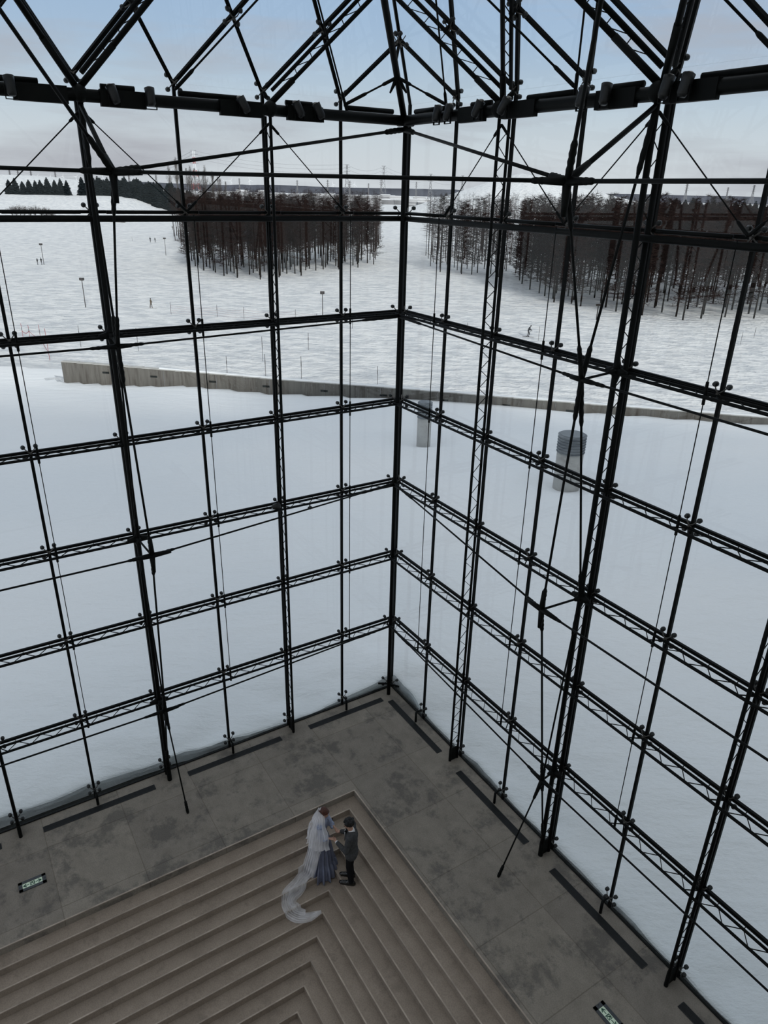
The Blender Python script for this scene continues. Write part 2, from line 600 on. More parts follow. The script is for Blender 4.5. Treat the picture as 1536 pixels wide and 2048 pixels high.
mb = MB()
GS = []   # base points and outward directions round the outside of the glass
for q in range(60, 0, -1):
    GS.append((P('L', 0, 0) + dL * (20.0 * (q / 60) ** 1.3), -dR))
for q in range(0, 61):
    t = q / 60 * math.pi / 2
    GS.append((V(O3), (-dR * math.cos(t) - dL * math.sin(t))))
for q in range(1, 61):
    GS.append((P('R', 0, 0) + dR * (20.0 * (q / 60) ** 1.3), -dL))
ts = [0.05, 0.055, 0.075, 0.12, 0.25, 0.42, 0.6, 0.8, 1.1, 1.5, 2.0, 2.6, 3.3, 4.2, 5.2, 6.4, 7.8, 9.4, 11.2, 13.2, 15.4]
while ts[-1] < 62: ts.append(ts[-1] + 1.1)
while ts[-1] < 6000: ts.append(ts[-1] * 1.035)
NS = len(GS)
for ti, t in enumerate(ts):
    for b_, d_ in GS:
        p = b_ + d_ * t
        wob = noise.noise(V((p.x * 1.1, p.y * 1.1, 5))) * 0.16 + noise.noise(V((p.x * 3.5, p.y * 3.5, 1))) * 0.05
        sl_ = max(0.0, (b_ - O3).dot(dL))
        gap = 0.06 + 0.46 * sm((sl_ - 2.6) / 4.5) + max(0.0, wob) * 0.7
        if t < 1.5:
            p = b_ + d_ * (gap + t * (1.5 - gap) / 1.5)
        z = ground_z(p.x, p.y)
        if t < 1.5: z -= 0.05 * (1 - t / 1.5) + 0.12 * sm((sl_ - 3) / 5) * (1 - t / 1.5)
        if ti == 0: z -= 0.95
        if ti == 1: z -= 0.10
        if ti == 2: z -= 0.02
        mb.v.append((p.x, p.y, z))
for ti in range(len(ts) - 1):
    for k in range(NS - 1):
        a = ti * NS + k
        mb.f.append((a, a + 1, a + NS + 1, a + NS))
me = mb.mesh('ground', M['snow'], True)
me.materials.append(M['snow_field'])
for pl in list(me.polygons)[:3 * (NS - 1)]:
    pl.use_smooth = False
for pl in me.polygons:
    c = pl.center
    p = V((c.x, c.y, 0)) - WA
    if p.dot(wnor) > (0 if p.dot(wdir) > -2 else 8):
        pl.material_index = 1
struct(link('ground', me))

# dark gutter between the glass foot and the snow
mb = MB()
for s in 'LR':
    a, n_ = P(s, -0.35, -0.42, -0.02), -inward(s)
    mb.box(P(s, 6.5, -0.45, -0.25), along(s), inward(s), UP, BAY * 13.6, 0.62, 0.1)
struct(mb.build('trim_1', M['gutter']))
mb = MB()
for s in 'LR':
    mb.box(P(s, 6.5, -0.10, 0.0), along(s), inward(s), UP, BAY * 13 + 0.1, 0.07, 0.24)
struct(mb.build('trim_2', M['steel']))

# ------------------------------------------------------------------ floor and sunken steps
E0, TR, RI = 2.83, 0.29, 0.16
FAR = 19.0
def Lpoly(c0, c1):
    # L shaped strip between offsets c0 and c1 from both glass walls
    pts = [LRz(c0, c0), LRz(FAR, c0), LRz(FAR, c1), LRz(c1, c1), LRz(c1, FAR), LRz(c0, FAR)]
    return [(p.x, p.y) for p in pts]
mb = MB()
mb.prism(Lpoly(0.035, E0)[::-1], -0.5, 0.0)
struct(mb.build('floor', M['floor']))
steps = struct(link('sunken_steps', None))
NST = 15
for k in range(1, NST + 1):
    c0 = E0 + (k - 1) * TR
    mb = MB()
    mb.prism(Lpoly(c0, c0 + TR)[::-1], -RI * k - 0.30, -RI * k)
    mb.build('step', M['step'], steps)
    mb = MB()
    mb.prism(Lpoly(c0 - 0.022, c0 + 0.003)[::-1], -RI * (k - 1) - 0.012, -RI * (k - 1) + 0.0025)
    mb.build('nosing', M['nosing'], steps)
mb = MB()
c0 = E0 + NST * TR
mb.prism([(p.x, p.y) for p in (LRz(c0, c0), LRz(FAR, c0), LRz(FAR, FAR), LRz(c0, FAR))][::-1], -RI * (NST + 1) - 0.2, -RI * (NST + 1))
mb.build('landing', M['step'], steps)

# unseen opaque walls added to shade the snow, then the viewer's gallery
mb = MB().box((26, -5.2, 13.5), (1, 0, 0), (0, 1, 0), UP, 80, 0.4, 33)
struct(mb.build('shade_wall_back', M['inner']))
mb = MB().box(LRz(-10.0, 14.9, 12.0), dL, dR, UP, 19, 0.4, 32)
struct(mb.build('shade_wall_right', M['inner']))  # added out of view to keep sky light off the right-hand snow
mb = MB().box((4.0, -2.3, 10.98), (1, 0, 0), (0, 1, 0), UP, 14, 5.4, 0.36)
struct(mb.build('floor_gallery', M['inner']))
mb = MB().box((4.0, -1.2, 4.2), (1, 0, 0), (0, 1, 0), UP, 14, 0.4, 13.2)
struct(mb.build('wall_under_gallery', M['inner']))
# ------------------------------------------------------------------ glazing panes
nwin = 0
def pane(pts, n_, t=0.012):
    global nwin
    nwin += 1
    mb = MB()
    c = sum((V(p) for p in pts), V((0, 0, 0))) / len(pts)
    q = [c + (V(p) - c) * 0.9995 for p in pts]
    k = len(q)
    mb.v = [tuple(p) for p in q] + [tuple(p - V(n_) * t) for p in q]
    mb.f = [tuple(range(k)), tuple(reversed(range(k, 2 * k)))] + [(j, j + k, (j + 1) % k + k, (j + 1) % k) for j in range(k)]
    o = mb.build('window_%d' % nwin, M['glass'], at=c)
    struct(o)
for s in 'LR':
    for i in range(NB):
        zz = [0.02] + [zrow(k) for k in range(1, 8)]
        for k in range(7):
            pane([P(s, i, zz[k]), P(s, i + 1, zz[k]), P(s, i + 1, zz[k + 1]), P(s, i, zz[k + 1])], inward(s))
NJ = 5
for s in 'LR':
    n_ = roofn(s)
    for i in range(1, NB + 1):
        pane([RN(s, i, 0), RN(s, i - 1, 0), RN(s, i - 1, 1)], n_)
    for j in range(0, NJ):
        for i in range(1, NB + 1):
            pane([RN(s, i, j), RN(s, i, j + 1), RN(s, i - 1, j + 2), RN(s, i - 1, j + 1)], n_)

# ------------------------------------------------------------------ steelwork
def ladder(mb, a0, a1, b0, b1, step, r=0.008, alt=True, skip=0.12):
    # lacing between chord a (a0->a1) and chord b (b0->b1)
    n = max(1, int(round((a1 - a0).length / step)))
    for k in range(n):
        t0, t1 = k / n, (k + 1) / n
        tm = t0 + (t1 - t0) * (0.5 if alt else 0.95)
        pa, pb, pc = a0.lerp(a1, t0), b0.lerp(b1, tm), a0.lerp(a1, t1)
        mb.tube(pa, pb, r, n=4, cap=False)
        mb.tube(pb, pc, r, n=4, cap=False)
    return mb

# shared spider clamp: arms and four round discs, built for a wall node
def clamp_mesh(ax, inw, upv, nm):
    arms = MB()
    st = inw * 0.13
    arms.tube(st, inw * 0.06, 0.018, n=6)
    offs = [(-1, -1), (-1, 1), (1, -1), (1, 1)]
    for a, b in offs:
        tip = ax * (0.105 * a) + upv * (0.105 * b) + inw * 0.045
        arms.path([inw * 0.085, ax * (0.05 * a) + upv * (0.04 * b) + inw * 0.085, tip], [0.013, 0.010, 0.009], n=5)
    am = arms.mesh('spider_clamp_' + nm, M['bracket'])
    d = MB()
    d.tube(V((0, 0, 0)) + inw * 0.008, inw * 0.04, 0.037, n=12)
    d.tube(inw * 0.04, inw * 0.075, 0.041, 0.026, n=12)
    dm = d.mesh('clamp_disc_' + nm, M['disc'], False)
    return am, dm, [ax * (0.105 * a) + upv * (0.105 * b) for a, b in offs]
CL = {s: clamp_mesh(along(s), inward(s), UP, s) for s in 'LR'}
CLR = {s: clamp_mesh(along(s), roofn(s), roofn(s).cross(along(s)).normalized(), 'roof' + s) for s in 'LR'}
def put_clamp(cl, at, parent, which=(0, 1, 2, 3)):
    am, dm, offs = cl
    c = link('spider_clamp', am, parent, at)
    for k in which:
        link('clamp_disc', dm, c, V(at) + offs[k])
    return c

# vertical glazing mullions with their clamps
for s in 'LR':
    for i in range(1, NB):
        t = thing('glazing_mullion', 'slender black upright of the %s glass wall, %s from the corner, with round glass clamps' % (SIDE[s], ORD[i]), 'window mullion', P(s, i, 0), 'uprights on the glass line')
        mb = MB().bar(P(s, i, 0.0, 0.015), P(s, i, zrow(7), 0.015), 0.052, 0.05, along(s))
        part(mb, 'upright_bar', M['steel'], t)
        for k in range(0, 8):
            put_clamp(CL[s], P(s, i, zrow(k)), t)
t = thing('glazing_mullion', 'slender black upright in the corner where both glass walls meet', 'window mullion', P('L', 0, 0), 'uprights on the glass line')
part(MB().bar(P('L', 0, 0.0, 0.0), P('L', 0, zrow(7), 0.0), 0.055, 0.055, dL), 'upright_bar', M['steel'], t)

# horizontal glazing rails
for s in 'LR':
    for k in range(1, 7):
        t = thing('glazing_rail', 'black horizontal rail on the glass line, %s row above the floor, %s wall' % (ORD[k], SIDE[s]), 'window rail', P(s, 0, zrow(k)), 'rails on the glass line')
        mb = MB().bar(P(s, 0.0, zrow(k), 0.015), P(s, NB, zrow(k), 0.015), 0.050, 0.05, UP)
        part(mb, 'rail_bar', M['steel'], t)

# corner post
t = thing('corner_post', 'thick round black steel post standing in the corner of the hall', 'steel post', LRz(0.27, 0.27))
part(MB().tube(LRz(0.27, 0.27, 0), LRz(0.27, 0.27, 14.0), 0.05, n=16), 'post_tube', M['steel'], t, True)
for s in 'LR':
    mb = MB().tube(LRz(0.27, 0.27, 0.35), P(s, 0.30, 0.30, 0.06), 0.028, n=8)
    part(mb, 'foot_arm', M['steel'], t)
    for k in range(0, 7):
        if k:
            part(MB().tube(LRz(0.27, 0.27, zrow(k) - 0.05), P(s, 0.13, zrow(k), 0.08), 0.02, n=6), 'side_arm', M['steel'], t)
        put_clamp(CL[s], P(s, 0.13, zrow(k) + 0.0, 0.0), t, (2, 3))

# lattice masts on even bays
D1, D2 = 0.115, 0.335
def node_plate(at, s, size=0.16):
    # curved cast node: flared star in the wall plane
    mb = MB()
    for d_ in (along(s), -along(s), UP, -UP):
        mb.tube(at, at + d_ * size, size * 0.42, 0.030, n=8)
    mb.tube(at, at + inward(s) * size * 0.8, size * 0.4, 0.03, n=8)
    return mb
MASTS = {2: 0.027, 4: 0.043, 6: 0.030, 8: 0.030}
for s in 'LR':
    for i, r in MASTS.items():
        kind = 'heavy' if i == 4 else 'slim'
        t = thing('lattice_mast', '%s black lattice mast, %s from the corner, rising against the %s glass wall' % (kind, ORD[i // 2], SIDE[s]), 'steel mast', P(s, i, 0, D2), 'lattice masts of the glass walls')
        a0, a1 = P(s, i, 0.0, D1), P(s, i, 13.9, D1)
        b0, b1 = P(s, i, 0.0, D2), P(s, i, 13.9, D2)
        part(MB().tube(a0, a1, r, n=12), 'chord', M['steel'], t, True)
        part(MB().tube(b0, b1, r * 1.05, n=12), 'chord', M['steel'], t, True)
        mb = MB()
        for k in range(7):
            z0 = (0.38 if k == 0 else zrow(k) + 0.10) if k else 0.38
            z1 = zrow(k + 1) - 0.10 if k < 6 else 13.7
            ladder(mb, P(s, i, z0, D1), P(s, i, z1, D1), P(s, i, z0, D2), P(s, i, z1, D2), 0.40, 0.0075)
        part(mb, 'lacing', M['steel'], t)
        mb = MB()
        m_ = (D1 + D2) / 2
        mb.box(P(s, i, 0.19, m_), inward(s), along(s), UP, D2 - D1 + 2 * r, 0.02, 0.38)
        mb.tube(P(s, i, 0, D2), P(s, i, 0.36, D2), r * 1.25, n=10)
        part(mb, 'base_plate', M['steel'], t)
        if i == 4:
            for k in (1, 3, 5):
                part(node_plate(P(s, i, zrow(k) + 0.0, D2 - 0.02), s, 0.2), 'node_plate', M['steel'], t, True)

# short stub brackets that hold the foot clamps on odd bays
for s in 'LR':
    for i in (1, 3, 5, 7):
        t = thing('foot_bracket', 'short black stub bracket at the %s wall foot, under the %s upright' % (SIDE[s], ORD[i]), 'bracket', P(s, i, 0, 0.26), 'stub brackets at the wall foot')
        part(MB().tube(P(s, i, 0, 0.26), P(s, i, 0.30, 0.26), 0.03, n=10), 'stub_post', M['steel'], t, True)
        part(MB().path([P(s, i, 0.27, 0.26), P(s, i, 0.32, 0.2), P(s, i, 0.31, 0.09)], [0.022, 0.02, 0.018], n=8), 'foot_arm', M['steel'], t, True)

# horizontal lattice girders, rows one to five; pipe at row six
for s in 'LR':
    for k in range(1, 6):
        t = thing('lattice_girder', 'black horizontal lattice girder on the %s glass wall, %s row above the floor' % (SIDE[s], ORD[k]), 'steel girder', P(s, 0, zrow(k), D1), 'lattice girders of the glass walls')
        z = zrow(k) - 0.03
        for d_ in (D1, D2):
            part(MB().tube(P(s, 0.12, z, d_), P(s, NB, z, d_), 0.026, n=10), 'chord', M['steel'], t, True)
        mb = MB()
        for i in range(NB):
            ladder(mb, P(s, i + 0.08, z, D2), P(s, i + 0.92, z, D2), P(s, i + 0.08, z, D1), P(s, i + 0.92, z, D1), 0.40, 0.0085)
            if i:
                mb.tube(P(s, i, z, D1), P(s, i - 0.1, z, D2), 0.012, n=5)
                mb.tube(P(s, i, z, D1), P(s, i + 0.1, z, D2), 0.012, n=5)
        part(mb, 'lacing', M['steel'], t)
        mb = MB()
        mb.tube(P(s, 0.12, z + 0.03, 0.065), P(s, NB, z + 0.03, 0.065), 0.008, n=5)
        for i in range(NB):
            for q in (0.2, 0.5, 0.8):
                mb.tube(P(s, i + q, z + 0.03, 0.065), P(s, i + q, z, D1), 0.008, n=4)
        part(mb, 'tie_rail', M['steel'], t)
    t = thing('pipe_girder', 'black pipe girder on the %s glass wall, level with the larch crowns' % SIDE[s], 'steel pipe', P(s, 0, zrow(6), 0.2))
    part(MB().tube(P(s, 0.12, zrow(6) - 0.10, 0.2), P(s, NB, zrow(6) - 0.10, 0.2), 0.052, n=14), 'pipe', M['steel'], t, True)
    for i in range(NB):
        part(MB().tube(P(s, i + 0.12, zrow(6) + 0.0, 0.16), P(s, i + 0.86, zrow(6) + 0.0, 0.16), 0.030, n=10), 'upper_sleeve', M['steel'], t, True)

# eave beams
EZ, ED = 13.98, 0.36
for s in 'LR':
    t = thing('eave_beam', 'massive round black beam along the top of the %s glass wall' % SIDE[s], 'steel beam', P(s, 0, EZ, ED))
    part(MB().tube(P(s, 0.1, EZ, ED), P(s, NB, EZ, ED), 0.092, n=20), 'beam_tube', M['steel'], t, True)
    for i in range(NB):
        part(MB().tube(P(s, i + (0.45 if i % 2 else 0.35), EZ + 0.150, ED - 0.12), P(s, i + 1.0 if i % 2 == 0 else i + 0.78, EZ + 0.150, ED - 0.12), 0.045, n=10), 'upper_pipe', M['steel'], t, True)
    for i in range(2, NB, 2):
        mb = MB()
        for a_, b_ in ((-0.62, -0.18), (0.12, 0.60)):
            mb.bar(P(s, i + a_, EZ - 0.02, ED + 0.06), P(s, i + b_, EZ - 0.02, ED + 0.06), 0.24, 0.09, UP)
        part(mb, 'lamp_tray', M['steel'], t)
        r = 0.13
        mb = MB()
        mb.ellipsoid(P(s, i, EZ + 0.02, ED), r, r, r)
        part(mb, 'beam_node', M['steel'], t, True)

# roof: hip rafter, glazing bars, clamps
t = thing('hip_rafter', 'thick round black rafter rising from the corner of the eaves overhead', 'steel rafter', LRz(0.33, 0.33, 13.95))
h0 = LRz(0.33, 0.33, 13.95)
part(MB().tube(h0, h0 + RA * 7.5, 0.060, n=16), 'rafter_tube', M['steel'], t, True)
mb = MB()
for s in 'LR':
    mb.tube(h0 + RA * 0.72, h0 + RA * 0.72 - RA * 0.25 + along(s) * 0.22, 0.05, 0.018, n=8)
mb.tube(h0 + RA * 0.9, P('L', 0, zrow(7)) + RA, 0.028, n=8)
part(mb, 'fork_node', M['steel'], t, True)
t = thing('glazing_bar', 'slender black glazing bar on the roof ridge above the corner post', 'glazing bar', P('L', 0, zrow(7)))
part(MB().bar(P('L', 0, zrow(7)), P('L', 0, zrow(7)) + RA * 7, 0.05, 0.05, dL), 'bar', M['steel'], t)
for j in range(1, 4):
    for s in 'LR':
        put_clamp(CLR[s], P('L', 0, zrow(7)) + RA * j + along(s) * 0.05, t, (2, 3))
for s in 'LR':
    n_ = roofn(s)
    for i in range(1, NB + 1):
        t = thing('glazing_bar', 'sloping black roof bar rising inward from %s eave upright, %s side' % (ORD[i], SIDE[s]), 'glazing bar', P(s, i, zrow(7)))
        part(MB().bar(RN(s, i, 0, 0.01), RN(s, i, 6, 0.01), 0.060, 0.05, along(s)), 'bar', M['steel'], t)
        if i < 6:
            for j in range(1, 3):
                put_clamp(CLR[s], RN(s, i, j), t)
        t = thing('glazing_bar', 'roof bar slanting from %s eave upright toward the ridge, %s side' % (ORD[i], SIDE[s]), 'glazing bar', P(s, i, zrow(7)))
        part(MB().bar(RN(s, i, 0, 0.01), RN(s, i - min(i, 6), min(i, 6), 0.01), 0.060, 0.05, along(s)), 'bar', M['steel'], t)

# roof lattice girders
def roof_girder(s, i, kind):
    n = 4.5
    ins1, ins2 = 0.17, 0.37
    e = V((0, 0, 0))
    st = (lambda j, ins: RN(s, i - j, j, ins)) if kind == 'B' else (lambda j, ins: RN(s, i, j, ins))
    nn = min(i, n) if kind == 'B' else n
    lab = ('slanting toward the ridge' if kind == 'B' else 'rising straight overhead')
    t = thing('roof_girder', 'roof girder %s, %s heavy eave node from corner, %s side' % (lab, ORD[i // 2], SIDE[s]), 'steel girder', P(s, i, EZ, ED), 'roof lattice girders')
    r = 0.040 if i == 4 else 0.033
    part(MB().tube(st(0.12, ins1), st(nn, ins1), r, n=10), 'chord', M['steel'], t, True)
    part(MB().tube(st(0.05, ins2), st(nn, ins2), r * 1.1, n=10), 'chord', M['steel'], t, True)
    mb = MB()
    ladder(mb, st(0.25, ins1), st(nn, ins1), st(0.25, ins2), st(nn, ins2), 0.36, 0.008, alt=False)
    part(mb, 'lacing', M['steel'], t)
    mb = MB()
    for j in range(0, int(nn)):
        g0 = st(j + 0.02, 0.02)
        mb.tube(g0, st(j + 0.02, ins1 + 0.02), 0.030, 0.040, n=8)
    part(mb, 'node_arm', M['steel'], t, True)
    L0 = 0.62 if i == 4 else 0.42
    part(MB().tube(st(0.02, ins2), st(L0, ins2), 0.052, 0.050, n=12), 'end_sleeve', M['steel'], t, True)
    return t
for s in 'LR':
    for i in (2, 4, 6):
        roof_girder(s, i, 'B')
roof_girder('R', 2, 'A'); roof_girder('R', 4, 'A'); roof_girder('L', 4, 'A'); roof_girder('R', 6, 'A')

# tension rods with threaded sleeves at the ends
def rod(a, b, r, label, cat='tension rod', group=None, s0=0.0, s1=0.0, rs=None, name='tension_rod', bumps=True):
    a, b = V(a), V(b)
    d = (b - a).normalized()
    t = thing(name, label, cat, a, group)
    part(MB().tube(a, b, r, n=10), 'rod', M['steel'], t, True)
    rs = rs or r * 2.0
    for (o_, dd, ln) in ((a, d, s0), (b, -d, s1)):
        if ln <= 0: continue
        mb = MB()
        pts, rad = [], []
        for q in range(11):
            pts.append(o_ + dd * (ln * q / 10))
            rr = rs * (1.0 + (0.10 * ((q % 2) * 2 - 1) if (bumps and 2 < q < 9) else 0))
            if q == 0: rr = rs * 0.75
            if q == 10: rr = r * 1.15
            rad.append(rr)
        mb.path(pts, rad, n=10)
        part(mb, 'sleeve', M['steel'], t, True)
    return t

def hub(at, dirs, label, wallpt=None, size=0.30, r0=0.055, r1=0.030, strut_r=0.020):
    t = thing('strut_node', label, 'steel node', at, 'propping nodes in front of the heavy masts')
    mb = MB()
    for d_ in dirs:
        d_ = V(d_).normalized()
        mb.tube(at, V(at) + d_ * size, r0, r1, n=8)
    part(mb, 'star_casting', M['steel'], t, True)
    if wallpt is not None:
        part(MB().tube(at, wallpt, strut_r, n=10), 'strut', M['steel'], t, True)
    return t

ND = {'L': {5: (4.03, 0.98, 10.23), 3: (3.98, 1.22, 6.33), 1: (3.99, 0.70, 2.28)},
      'R': {5: (3.96, 0.98, 10.23), 3: (3.97, 1.20, 6.30), 1: (4.02, 0.66, 2.27)}}
TOPN = {'L': P('L', 4.0, 12.90, 1.90), 'R': P('R', 4.03, 12.90, 1.85)}
for s in 'LR':
    sd = SIDE[s]
    al = along(s)
    N5, N3, N1 = [P(s, ND[s][k][0], ND[s][k][2], ND[s][k][1]) for k in (5, 3, 1)]
    W7, W5, W3, W1 = [P(s, 4, z, D2) for z in (13.85, zrow(5), zrow(3), zrow(1))]
    T = TOPN[s]
    ANC = P(s, 3.97, 0.0, 1.52 if s == 'L' else 1.45)
    FOOT = P(s, 4, 0.62, D2 + 0.03)
    hub(N5, [al, -al, T - N5, N3 - N5], 'star-shaped strut node near the eleventh metre before the heavy mast, upper of three, %s wall' % sd if False else 'upper of three star-shaped nodes propped off the heavy mast, %s wall' % sd, W5, 0.22, 0.045, 0.035)
    hub(N3, [al, -al, UP, -UP], 'middle of three star-shaped nodes propped off the heavy mast, %s wall' % sd, W3, 0.36, 0.055, 0.035)
    hub(N1, [al, -al, UP, FOOT - N1, ANC - N1], 'lowest of three star-shaped nodes propped off the heavy mast, %s wall' % sd, W1, 0.30, 0.050, 0.032)
    hub(T, [dL, -dL, dR, -dR, UP, -UP] if False else [al, -al * 1.0, (TOPN['R' if s == 'L' else 'L'] - T), -UP, W7 - T], 'large star-shaped node hanging under the eave beam of the %s wall' % sd, W7, 0.42, 0.062, 0.040, 0.036)
    g = 'rods bracing the heavy masts'
    rod(T, N5, 0.019, 'rod from the hanging eave node down to the upper strut node, %s wall' % sd, group=g, s0=0.62, s1=0.55, rs=0.036)
    rod(W7, N5, 0.021, 'rod from the heavy mast head down to the upper strut node, %s wall' % sd, group=g, s0=0.85, s1=0.50, rs=0.040)
    rod(N5, N3, 0.021, 'rod between the upper and the middle strut node, %s wall' % sd, group=g, s0=0.62, s1=0.40, rs=0.038)
    rod(N5, W3, 0.019, 'rod from the upper strut node back to the mast at mid height, %s wall' % sd, group=g, s0=0.75, s1=0.50, rs=0.036)
    rod(N3, N1, 0.020, 'rod between the middle and the lowest strut node, %s wall' % sd, group=g, s0=0.45, s1=0.45, rs=0.036)
    rod(W3, N1, 0.018, 'rod from the mast at mid height down to the lowest strut node, %s wall' % sd, group=g, s0=0.75, s1=0.30, rs=0.032)
    rod(N1, FOOT, 0.018, 'short rod from the lowest strut node to the mast foot, %s wall' % sd, group=g, s0=0.30, s1=0.35, rs=0.034)
    rod(N1, ANC, 0.016, 'stay rod running down to an anchor in the floor, %s wall side' % sd, group=g, s0=0.45, s1=0.30, rs=0.032)
    # horizontals: to the corner post and on to the next mast
    for nm, Nn, k, z, dn in (('upper', N5, 5, 10.23, 0.98), ('middle', N3, 3, 6.31, 1.21), ('lower', N1, 1, 2.27, 0.68)):
        cpt = LRz(0.32, 0.32, z)
        rod(cpt, Nn, 0.018, '%s long rod from the corner post to the strut node, %s wall' % (nm, sd), group='long horizontal rods', s0=1.0, s1=0.45, rs=0.030)
        rod(Nn, P(s, 8.5, z, dn + 0.02), 0.018, '%s long rod from the strut node away from the corner, %s wall' % (nm, sd), group='long horizontal rods', s0=0.45, rs=0.030)
    rod(LRz(0.36, 0.36, 13.83), T, 0.027, 'rod from under the corner of the eaves to the hanging node, %s wall' % sd, group='long horizontal rods', s0=0.55, s1=0.45, rs=0.050)
    rod(T, P(s, 8.2, 12.93, 1.90), 0.027, 'rod from the hanging node away from the corner, %s wall' % sd, group='long horizontal rods', s0=0.45, rs=0.045)
    rod(T, RN(s, 4.0 if s == 'R' else 4.0, 3.6, 0.0) + inward(s) * 1.4 - UP * 1.1, 0.026, 'rod rising from the hanging node toward the roof, %s side' % sd, s0=0.62, rs=0.045)
    # thin tie rods beside the odd uprights
    for i in (1, 3, 5, 7):
        t = thing('hanger_rod', 'hair-thin rod beside the %s upright of the %s glass wall' % (ORD[i], sd), 'tie rod', P(s, i, 2.3, D2), 'hair-thin hanger rods')
        zt, zb = zrow(6) - 0.1, zrow(1)
        for k in range(1, 6):
            part(MB().tube(P(s, i - 0.06, zrow(k), 0.24), P(s, i - 0.06, zrow(k + 1) - 0.03, 0.24), 0.0085, n=6), 'thin_rod', M['steel'], t)
            part(MB().tube(P(s, i - 0.06, zrow(k) - 0.16, 0.24), P(s, i - 0.06, zrow(k) + 0.16, 0.24), 0.022, n=8), 'terminal', M['steel'], t)
    # crossed thin braces between the eave beam and row six
    for i0, i1 in ((2, 1), (2, 3), (4, 3), (4, 5), (6, 5), (6, 7)):
        rod(P(s, i0, 13.78, 0.28), P(s, i1, zrow(6) + 0.02, 0.18), 0.0095, 'thin slanting brace from eave node %s down to upright %s, %s wall' % (ORD[i0 // 2], ORD[i1], sd), 'brace rod', 'thin braces under the eaves', 0.26, 0.26, 0.024, 'brace_rod', False)
    # inner roof rods
    for i in (1, 3, 5):
        rod(RN(s, i, 0.10, 0.34) , RN(s, i - min(i, 3), min(i, 3), 0.30) if i > 1 else h0 + RA * 0.72, 0.016, 'inner roof rod slanting to the ridge from eave upright %s, %s side' % (ORD[i], sd), 'roof rod', 'inner roof rods', 0.45, 0.3, 0.030, 'roof_rod', False)
        if s == 'R' or i == 1:
            rod(RN(s, i, 0.05, 0.34) - RA * 0.1 - along(s) * 0.0, RN(s, i, 3.2, 0.34), 0.015, 'inner roof rod rising overhead from eave upright %s, %s side' % (ORD[i], sd), 'roof rod', 'inner roof rods', 0.5, 0, 0.028, 'roof_rod', False)
rod(TOPN['L'], TOPN['R'], 0.027, 'long rod spanning the corner between the two hanging nodes', s0=0.45, s1=0.45, rs=0.045)

# ------------------------------------------------------------------ spotlights on the eave beams
SPOT = [('L', 4.62, 0.50, (0.1, 0.0)), ('L', 3.70, 0.46, (0.5, 0.3)), ('L', 3.35, 0.50, (0.0, 0.0)),
        ('L', 2.35, 0.46, (0.9, 0.6)), ('L', 1.70, 0.46, (0.8, 0.5)), ('L', 1.45, 0.46, (0.8, 0.6)),
        ('R', 1.04, 0.46, (0.1, 0.1)), ('R', 1.25, 0.46, (0.2, 0.2)), ('R', 1.80, 0.50, (0.7, 0.5)), ('R', 2.22, 0.50, (0.9, 0.6)),
        ('R', 3.28, 0.50, (0.2, 0.2)), ('R', 3.55, 0.50, (-0.2, 0.4)), ('R', 4.18, 0.50, (0.1, 0.3)), ('R', 4.36, 0.50, (0.1, -0.3))]
for q, (s, i, d_, (ta, ti)) in enumerate(SPOT):
    c = P(s, i, EZ + 0.03, d_ + 0.06)
    ax = (UP + along(s) * ta * 0.6 - inward(s) * 0.25).normalized()
    near = int(round(i))
    nth = sum(1 for z_ in SPOT[:q] if z_[0] == s)
    t = thing('spotlight', 'black barrel spotlight on the %s eave beam, %s counting along it' % (SIDE[s], ORD[nth + 1]), 'spotlight', c, 'spotlights on the eave beams')
    mb = MB()
    mb.path([c - ax * 0.13, c - ax * 0.09, c + ax * 0.06, c + ax * 0.13], [0.050, 0.072, 0.075, 0.080], n=16)
    part(mb, 'housing', M['lamp'], t, True)
    part(MB().ellipsoid(c + ax * 0.13, 0.055, 0.055, 0.03, *(along(s), inward(s), UP), n=12, mrows=6), 'lens', M['lens'], t, True)
    mb = MB()
    for e_ in (-1, 1):
        mb.bar(c + along(s) * (0.085 * e_), c + along(s) * (0.085 * e_) - UP * 0.17, 0.012, 0.03, along(s))
    mb.bar(c - UP * 0.17 - along(s) * 0.09, c - UP * 0.17 + along(s) * 0.09, 0.03, 0.012, inward(s))
    part(mb, 'yoke', M['steel'], t)

for lb, i_, z_, d_, r_ in (('dark round camera housing fixed to the third-row girder beside the second left upright', 2.12, 6.36, 0.30, 0.085),
                       ('small dark knob lamp hanging under the third-row girder, right of the camera housing', 1.62, 6.17, 0.34, 0.045)):
    c = P('L', i_, z_, d_)
    t = thing('dome_camera' if r_ > 0.06 else 'small_lamp', lb, 'camera' if r_ > 0.06 else 'lamp', c)
    part(MB().ellipsoid(c, r_ * 1.3, r_ * 0.9, r_ * 0.8, dL, dR, UP, 14, 9), 'housing', M['lamp'], t, True)
    part(MB().tube(c, P('L', i_, 6.27, D2), r_ * 0.3, n=6), 'mount', M['steel'], t)
    part(MB().ellipsoid(c - UP * r_ * 0.7, r_ * 0.5, r_ * 0.5, r_ * 0.3, n=10, mrows=6), 'lens', M['lens'], t, True)

